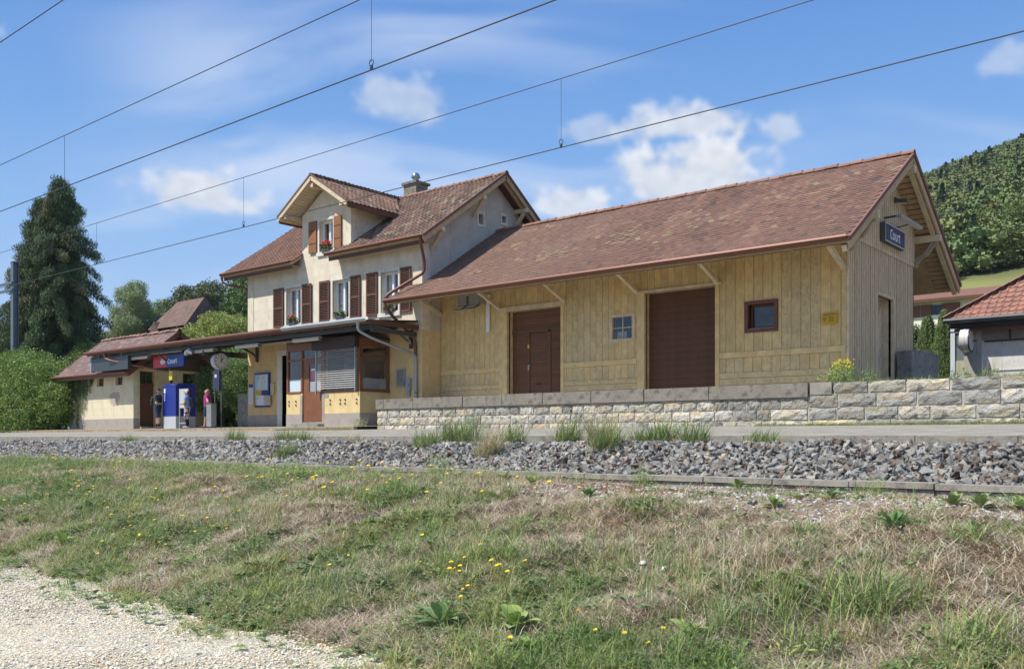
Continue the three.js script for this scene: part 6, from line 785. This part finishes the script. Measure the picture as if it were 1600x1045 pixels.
{
  const straw = [blades(501, 9, .08, .06, .22, .0038, .7, 1.5, .3), blades(502, 9, .08, .05, .18, .0034, .8, 1.55, .3)], grass = [blades(511, 9, .06, .05, .15, .0048, .1, .9, .7), blades(512, 9, .07, .05, .17, .0046, .1, 1.0, .8), blades(513, 8, .04, .12, .30, .0056, .05, .6, .8)], herb = [rosette(521, 7, .07, .028, .5), rosette(522, 9, .05, .03, .7)];
  const L1 = [[], []], L2 = [[], [], []], L3 = [[], []], q = rand(600);
  const spot = () => { const d = 4.2 + 7.15 * Math.pow(q(), .95), x = d * mix(-3.7, .62, q()) ; return [x, d]; };
  for (let i = 0; i < 220000; i++) { const [x, d] = spot(); if (!inView(x, d, .3)) continue; const g = green(x, d), gv = gravelly(x, d), b = bankY(x, d); if (b < .03 || q() < g * .45 || q() < Math.max(gv, mossy(x, d)) * .92) continue; const s = .7 + .7 * q(), k = q(); L1[i & 1].push([x, b - .005, -d, 0, q() * 6.3, 0, s, s * (.5 + .6 * q()), s, jit(k < .45 ? [.50, .41, .29] : k < .78 ? [.33, .24, .165] : [.64, .57, .43], .24)]); }
  for (let i = 0; i < 176000; i++) { const [x, d] = spot(); if (!inView(x, d, .3)) continue; const g = green(x, d), gv = gravelly(x, d), b = bankY(x, d); if (b < .012) { if (q() > .16 * (1 - sstep(.0, .12, -b)) * (fbm(x * 2.2, d * 2.2, 75, 2) > .5 ? 1.6 : .3)) continue; } else if (q() > g * 1.05 + .05 || q() < Math.max(gv, mossy(x, d)) * .9) continue; const cn = fbm(x * 2.4, d * 2.4, 25, 2), s = (.52 + .65 * q() + .35 * (1 - sstep(5, 7, d)) * sstep(-6, -3, x)) * (.55 + 1.15 * cn), k = q(), u = fbm(x * 1.7, d * 1.7, 23, 2); L2[k < .42 ? 0 : k < .84 ? 1 : 2].push([x, Math.max(b, 0) - .005, -d, 0, q() * 6.3, 0, s, s * (.6 + .6 * q()), s, jit(u < .46 ? [.18, .275, .05] : u < .60 ? [.26, .35, .062] : [.35, .37, .105], .32)]); }
  for (let i = 0; i < 38000; i++) { const [x, d] = spot(); if (!inView(x, d, .3)) continue; const g = green(x, d), b = bankY(x, d); if (b < .0 ? q() > .05 || b < -.12 : q() > (g * g * .8 + .04) * (1 - .85 * gravelly(x, d))) continue; const s = .5 + .9 * q(); L3[i & 1].push([x, Math.max(b, 0) + .02, -d, 0, q() * 6.3, 0, s * 1.2, s * 1.2, s * 1.2, jit([.17, .27, .07], .3)]); }
  straw.forEach((g, k) => { instanced('dry_grass', g, strawMat, L1[k]).userData.label = 'dry mown straw covering the bank'; }); grass.forEach((g, k) => { instanced('green_grass', g, leafMat, L2[k]).userData.label = 'short green grass growing through the straw'; }); herb.forEach((g, k) => { instanced('low_weeds', g, leafMat, L3[k]).userData.label = 'small leafy weeds among the grass'; });
  const clumpG = [leafClump(530, 60, .5, .035, .16), leafClump(531, 60, .5, .05, .13)], L6 = [[], []], tallG = blades(532, 14, .10, .16, .42, .0055, .05, .6, .9), L7 = [];
  for (let i = 0; i < 5300; i++) { const [x, d] = spot(); if (!inView(x, d, .3)) continue; const n = fbm(x * .8 + 9, d * .9, 71, 3) + .10 * sstep(-9, -15, x) + .08 * sstep(9.5, 10.6, d), b = bankY(x, d); if (b < .05 || q() > sstep(.46, .66, n) * (1 - .92 * gravelly(x, d))) continue; const s = .10 + .24 * q() * q() + .05 * q(), u = q(); L6[i & 1].push([x, b + s * .22, -d, 0, q() * 6.3, 0, s * 1.5, s * .9, s * 1.5, jit(u < .5 ? [.20, .31, .07] : u < .8 ? [.28, .38, .085] : [.15, .25, .075], .22)]); }
  for (let i = 0; i < 5300; i++) { const [x, d] = spot(); if (!inView(x, d, .3)) continue; const n = fbm(x * .6 + 2, d * .7, 73, 3) + .10 * sstep(-6, -2, x) * (1 - sstep(7, 8.5, d)), b = bankY(x, d); if (b < .05 || q() > sstep(.50, .74, n) || gravelly(x, d) > .5) continue; const s = .5 + .7 * q(); L7.push([x, b - .01, -d, 0, q() * 6.3, 0, s, s, s, jit(q() < .62 ? [.25, .33, .10] : [.50, .44, .25], .25)]); }
  clumpG.forEach((g, k) => { instanced('leafy_weeds', g, leafMat, L6[k]).userData.label = 'patches of leafy weeds over the bank'; }); instanced('long_grass', tallG, leafMat, L7).userData.label = 'longer bent grass scattered over the bank';
  // weeds at the foot of the dock and along kerbs
  const L4 = []; for (let i = 0; i < 2600; i++) { const x = -9.5 + 11 * Math.pow(q(), .8), d = 20.9 - Math.abs(q() - q()) * .35; if (fbm(x * 1.3, 1, 61, 3) < .38) continue; L4.push([x, platY(d) - .01, -d, 0, q() * 6.3, 0, .9 + q() * .5, .8 + q() * .9, 1, jit([.24, .29, .09], .3)]); } for (let i = 0; i < 500; i++) { const x = mix(-27.5, -23.4, q()); L4.push([x, 1.96, -(20.0 - q() * .25), 0, q() * 6.3, 0, .8, .5 + q() * .6, .8, jit([.25, .30, .09], .3)]); } instanced('wall_foot_grass', grass[0], leafMat, L4).userData.label = 'thin grass along the foot of the dock wall';
  const L5 = []; for (let i = 0; i < 1500; i++) { const x = mix(-8.2, -3, q()), d = 21.5 + q() * 1.8, n = fbm(x * 1.5, d, 63, 2); if (n < .42) continue; L5.push([x, 2.96, -d, 0, q() * 6.3, 0, 1.2, .8 + q() * 1.6, 1.2, jit([.24, .31, .08], .3)]); } instanced('dock_top_grass', grass[1], leafMat, L5).userData.label = 'grass growing on top of the dock wall';
}
// single plants
{
  const G1 = leafM([.22, .30, .09]), G2 = leafM([.28, .38, .09]), G3 = leafM([.15, .25, .075]), dryM = leafM([.52, .44, .26]), stalkM = leafM([.12, .17, .05]), petM = M([.80, .56, .012], .6, { side: THREE.DoubleSide });
  const plant = (name, label, cat, group, x, y, d, parts, ry = 0, s = 1) => { const t = thing(name, label, cat, [x, y, d], group); t._base = null; t.rotation.y = ry; t.scale.setScalar(s); for (const [n, g, m] of parts) part(t, n, g, m); return t; };
  const onBank = (x, d) => bankY(x, d) - .01;
  // tall grass tufts on the bank
  const tuft = (seed, n, h, r) => [['blades', blades(seed, n, r, h * .45, h, .010, .05, .75, .75), G1], ['dry_blades', blades(seed + 1, Math.floor(n / 5), r * 1.3, h * .4, h * .8, .008, .3, 1.1, .6), dryM], ['bright_blades', blades(seed + 2, Math.floor(n / 2), r, h * .4, h * .95, .009, .1, .8, .7), G2]];
  [[-2.36, 6.85, 150, .62, .26, 'largest tall grass tuft, right foreground of the bank'], [-2.05, 7.0, 60, .45, .22, 'smaller tall tuft merging with the largest at its right'], [-5.81, 6.74, 110, .38, .26, 'pale upright grass tuft in the middle of the bank'], [-1.42, 6.42, 70, .46, .22, 'grass tuft at the lower right corner'], [-2.42, 6.08, 60, .34, .22, 'thin grass tuft at the bottom edge below the largest tuft'], [-6.88, 6.66, 60, .30, .2, 'pale grass tuft left of the middle of the bank'], [-12.6, 7.94, 50, .26, .25, 'low grass tuft in the left part of the bank'], [-8.0, 6.38, 60, .30, .22, 'low grass tuft below the earth mound'], [-3.32, 8.34, 50, .30, .14, 'yellowish grass tuft under the gravel strip'], [-1.9, 8.2, 50, .30, .16, 'yellowish grass tuft at the right edge under the gravel strip']].forEach(([x, d, n, h, r, lb], i) => plant('grass_tuft', lb, 'grass tuft', 'tall grass tufts on the bank', x, onBank(x, d), d, tuft(700 + i * 3, n, h, r), i));
  // broad-leaved plants
  [[-5.21, 5.4, 9, .26, .085, G3, 'broad leaved dock plant above the gravel, left of its pair'], [-4.51, 5.5, 10, .22, .10, G2, 'bright broad leaved plant right of the dock plant'], [-13.1, 5.92, 9, .22, .11, G2, 'broad leaved plant low on the left bank'], [-4.2, 5.2, 10, .16, .07, G2, 'small bright leafy plant at the bottom edge'], [-3.21, 5.92, 9, .18, .07, G2, 'bright leafy plant low on the right bank'], [-14.97, 7.18, 12, .22, .09, G3, 'dark leafy clump on the left bank'], [-6.52, 9.4, 12, .20, .05, G3, 'rosette on the bank top near the middle'], [-5.33, 11.1, 10, .18, .05, G1, 'weed rosette against the concrete trough, right of the middle'], [-2.57, 8.54, 18, .26, .06, G3, 'dense leafy clump below the gravel strip'], [-4.08, 9.38, 10, .18, .05, G1, 'small rosette on the gravel strip'], [-2.4, 9.8, 11, .20, .055, G1, 'left of two grey green rosettes on the gravel strip'], [-2.1, 9.6, 11, .20, .055, G1, 'right of two grey green rosettes on the gravel strip'], [-1.8, 9.8, 10, .18, .055, G1, 'rosette at the right edge of the gravel strip'], [-3.76, 10.2, 9, .16, .05, G3, 'tiny rosette near the trough above the gravel'], [-9.25, 11.0, 10, .18, .05, G1, 'rosette by the trough at the left end of the gravel'], [-8.04, 10.16, 12, .16, .05, G2, 'light green leafy weed on the bank top']].forEach(([x, d, n, L, W, m, lb], i) => plant('broadleaf_weed', lb, 'weed', 'broad leaved weeds on the bank', x, onBank(x, d), d, [['leaves', rosette(800 + i, n, L * 1.3, W * 1.3, .8), m], ['inner_leaves', rosette(830 + i, Math.floor(n * .7), L, W * 1.05, 1.15), m]], i * 1.3));
  // feathery bright bushes along the trough
  [[-6.88, 11.25, .38, 'bright feathery weed bush on the trough near the middle'], [-10.95, 11.3, .55, 'large bright feathery weed bush on the trough left of the middle'], [-8.6, 10.9, .30, 'low feathery weed bush before the trough'], [-25.35, 11.0, .5, 'bright feathery weed bush at the far left of the bank'], [-3.6, 11.2, .32, 'small feathery weed bush on the trough at the right'], [-21, 10.8, .4, 'feathery weed bush on the left bank top'], [-14.5, 10.9, .36, 'feathery weed bush between the left clumps']].forEach(([x, d, s, lb], i) => plant('weed_bush', lb, 'weed', 'feathery weeds along the trough', x, onBank(x, d), d, [['foliage', (() => { const g = leafClump(900 + i, 520, .5, .022, .075); g.scale(1, .8, 1); g.translate(0, .36, 0); return g; })(), G2], ['stem', blades(910 + i, 40, .25, .4, .75, .008, .0, .5, .3), G1]], i, s));
  // wispy weeds in the ballast and on the platform edge
  [[-22.1, 14.7, .42, 'wispy weed at the platform edge below the clock'], [-19.9, 14.7, .38, 'left of two wispy weeds at the platform edge below the bay'], [-19.1, 14.6, .36, 'right of two wispy weeds at the platform edge below the bay'], [-17.4, 14.9, .22, 'small wisp at the platform edge by the dock end'], [-13.95, 14.6, .55, 'tall wispy weed at the platform edge near the dock corner'], [-13.3, 14.6, .62, 'upright thin weed beside the tall wispy weed'], [-12.1, 14.6, .50, 'leaning wispy weed below the brown door'], [-10.66, 14.6, .55, 'leaning wispy weed below the small window'], [-9.7, 14.4, .60, 'thin tall weed below the roller shutter edge'], [-9.0, 14.7, .34, 'short wisp below the roller shutter'], [-8.5, 14.6, .52, 'wispy weed below the roller shutter, bent to the right'], [-7.9, 14.6, .44, 'wispy weed right of the bent one'], [-6.7, 14.8, .30, 'small wisp at the platform edge below the square window'], [-10.95, 12.6, .55, 'reddish wispy weed in the ballast near the middle'], [-16.6, 12.3, .34, 'low wispy weed in the ballast on the left'], [-13.0, 13.0, .36, 'wispy weed in the ballast below the tall ones'], [-8.6, 12.9, .5, 'thin weed rising through the ballast at right'], [-28.5, 14.9, .3, 'tiny wisp at the platform edge below the annex']].forEach(([x0, d0, h, lb], i) => { const d = Math.min(d0, 13.8), x = x0 * d / d0; plant('ballast_weed', lb, 'weed', 'wispy weeds in the ballast', x, Math.max(ballastY(x, d) - .03, 1.1), d, [['stems', (() => { const g = blades(950 + i, 190, .24, h * .6, h * 1.35, .012, .0, .6, .5); g.applyMatrix4(new THREE.Matrix4().makeShear(0, 0, .35 * (((i * 7) % 5) / 5 + .2), 0, 0, 0)); return g; })(), i % 5 === 3 ? dryM : G1], ['fronds', blades(980 + i, 140, .34, h * .35, h * .9, .008, .2, .9, .4), leafM([.28, .30, .11])]], 0); });
  // yellow flowered bush and dock-top weeds
  plant('ragwort', 'yellow flowering bush on the dock at the shed corner', 'plant', undefined, -7.75, 2.95, 21.7, [['foliage', (() => { const g = leafClump(990, 500, .32, .03, .10); g.translate(0, .26, 0); return g; })(), G2], ['blossoms', (() => { const q = rand(9); return merge(Array.from({ length: 60 }, () => { const g = new THREE.IcosahedronGeometry(.016, 0); g.translate((q() - .5) * .5, .38 + q() * .24, (q() - .5) * .5); return g; })); })(), petM]]);
  [[-8.2, 21.7, .45, 'dry weed left of the yellow flowering bush'], [-7.2, 21.8, .7, 'tall dry stalks before the shed side door'], [-4.75, 22.6, .7, 'weeds on the dock beside the porch'], [-5.3, 22.3, .55, 'weed clump on the dock before the concrete block'], [-3.9, 22.4, .6, 'weeds on the dock before the white wall'], [-3.3, 22.2, .5, 'thin weeds on the dock at the right edge'], [-24.0, 20.85, .5, 'dry weed in the corner of bay and dock']].forEach(([x, d, h, lb], i) => plant('dock_weed', lb, 'weed', 'weeds on the dock', x, d < 21 ? 2.05 : 2.95, d, [['stems', blades(1000 + i, 46, .22, h * .4, h, .007, 0, .5, .3), i % 2 ? G1 : dryM], ['leaves', (() => { const g = leafClump(1010 + i, 120, .22, .03, .07); g.scale(1.2, .8, 1.2); g.translate(0, .14, 0); return g; })(), G1]]));
  // yellow hawkbits
  const stalk = new THREE.CylinderGeometry(.0025, .003, .22, 4).translate(0, .11, 0), head = merge([new THREE.ConeGeometry(.027, .018, 10, 1, true).rotateX(Math.PI).translate(0, .222, 0), new THREE.CircleGeometry(.028, 10).rotateX(-Math.PI / 2 + .45).translate(0, .232, 0)]); const q = rand(1234);
  const centres = [[-26.3, 10.8, 8, 1.6], [-16.6, 7.5, 16, 1.1], [-23.3, 10.9, 8, 1.4], [-13.6, 7.0, 12, .8], [-20.2, 10.8, 9, 1.5], [-11.6, 6.5, 14, .7], [-10.5, 6.3, 9, .6], [-17.5, 10.6, 9, 1.3], [-12.3, 8.8, 9, 1], [-10.4, 8, 10, .9], [-13, 10.8, 8, 1.2], [-11.5, 10.7, 6, .8], [-5.8, 6.15, 15, .34], [-7.6, 8.8, 6, .6], [-10.1, 9.3, 8, .9], [-3.65, 5.7, 4, .2], [-7.5, 6.3, 4, .8], [-21, 10, 8, 1.6], [-4.3, 5.0, 4, .15], [-18.5, 8.6, 8, 1.6]];
  const spots = ['at the far left end of the trough', 'on the left bank above the dark leafy clump', 'along the trough below the annex', 'on the left bank right of the dark leafy clump', 'along the trough below the clock', 'on the lower left bank above the path', 'just above the path edge, left of the low tuft', 'along the trough below the bay', 'on the bank above the low left tuft', 'left of the earth mound', 'along the trough below the dock end', 'beside the large feathery bush', 'in the dense patch above the dock plant', 'right of the earth mound below the gravel', 'between earth mound and trough', 'right of the bright broad leaved plant', 'below the earth mound', 'on the far left bank below the trough', 'at the bottom edge beside the small leafy plant', 'in the middle of the left bank']; let ci = -1;
  for (const [cx, cd, n0, r] of centres) { const where = spots[++ci], n = Math.round(n0 * 1.4); for (let i = 0; i < n; i++) { const x = cx + (q() + q() - 1) * (r * 1.7 + .25), d = Math.min(11.3, cd + (q() + q() - 1) * (r * 1.3 + .2)), y = onBank(x, d); if (y < .03) continue; const t = plant('hawkbit', 'yellow hawkbit flower ' + where, 'flower', 'yellow hawkbits ' + where, x, y, d, [['stalk', stalk, stalkM], ['flower_head', head, petM]], (q() - .5) * 1.5, (.7 + q() * .5) * mix(.62, .95, sstep(5.5, 9, d))); t.rotation.z = (q() - .5) * .4; } }
  for (const [x, d, lb] of [[-4.33, 7.1, 'left of two small white mushrooms on the bank'], [-4.05, 7.0, 'right of two small white mushrooms on the bank']]) plant('mushroom', lb, 'mushroom', 'white mushrooms', x, onBank(x, d), d, [['cap', new THREE.SphereGeometry(.035, 12, 6, 0, 6.3, 0, 1.6).scale(1, .8, 1).translate(0, .05, 0), M([.72, .66, .58], .8)], ['stem', new THREE.CylinderGeometry(.012, .014, .06, 8).translate(0, .03, 0), M([.7, .65, .55], .8)]]);
  const mg = new THREE.IcosahedronGeometry(.22, 3), mp = mg.attributes.position; for (let i = 0; i < mp.count; i++) { const k = .7 + .7 * fbm(mp.getX(i) * 14, mp.getY(i) * 14, mp.getZ(i) * 14, 3); mp.setXYZ(i, mp.getX(i) * k * 1.3, mp.getY(i) * k * .55, mp.getZ(i) * k); } mg.computeVertexNormals(); plant('earth_mound', 'small dark mound of bare earth on the bank', 'mound', undefined, -8.68, onBank(-8.68, 7.68), 7.68, [['soil', mg, M([.085, .06, .05], 1, { bumpMap: T.coarse, bumpScale: .02 })], ['clods', merge(Array.from({ length: 14 }, () => { const g = stoneGeo(Math.floor(q() * 900)); g.scale(.06, .05, .06); g.translate((q() - .5) * .7, .02, (q() - .5) * .5); return g; })), M([.11, .08, .065], 1)]]);
}
renderer.render(scene, camera);
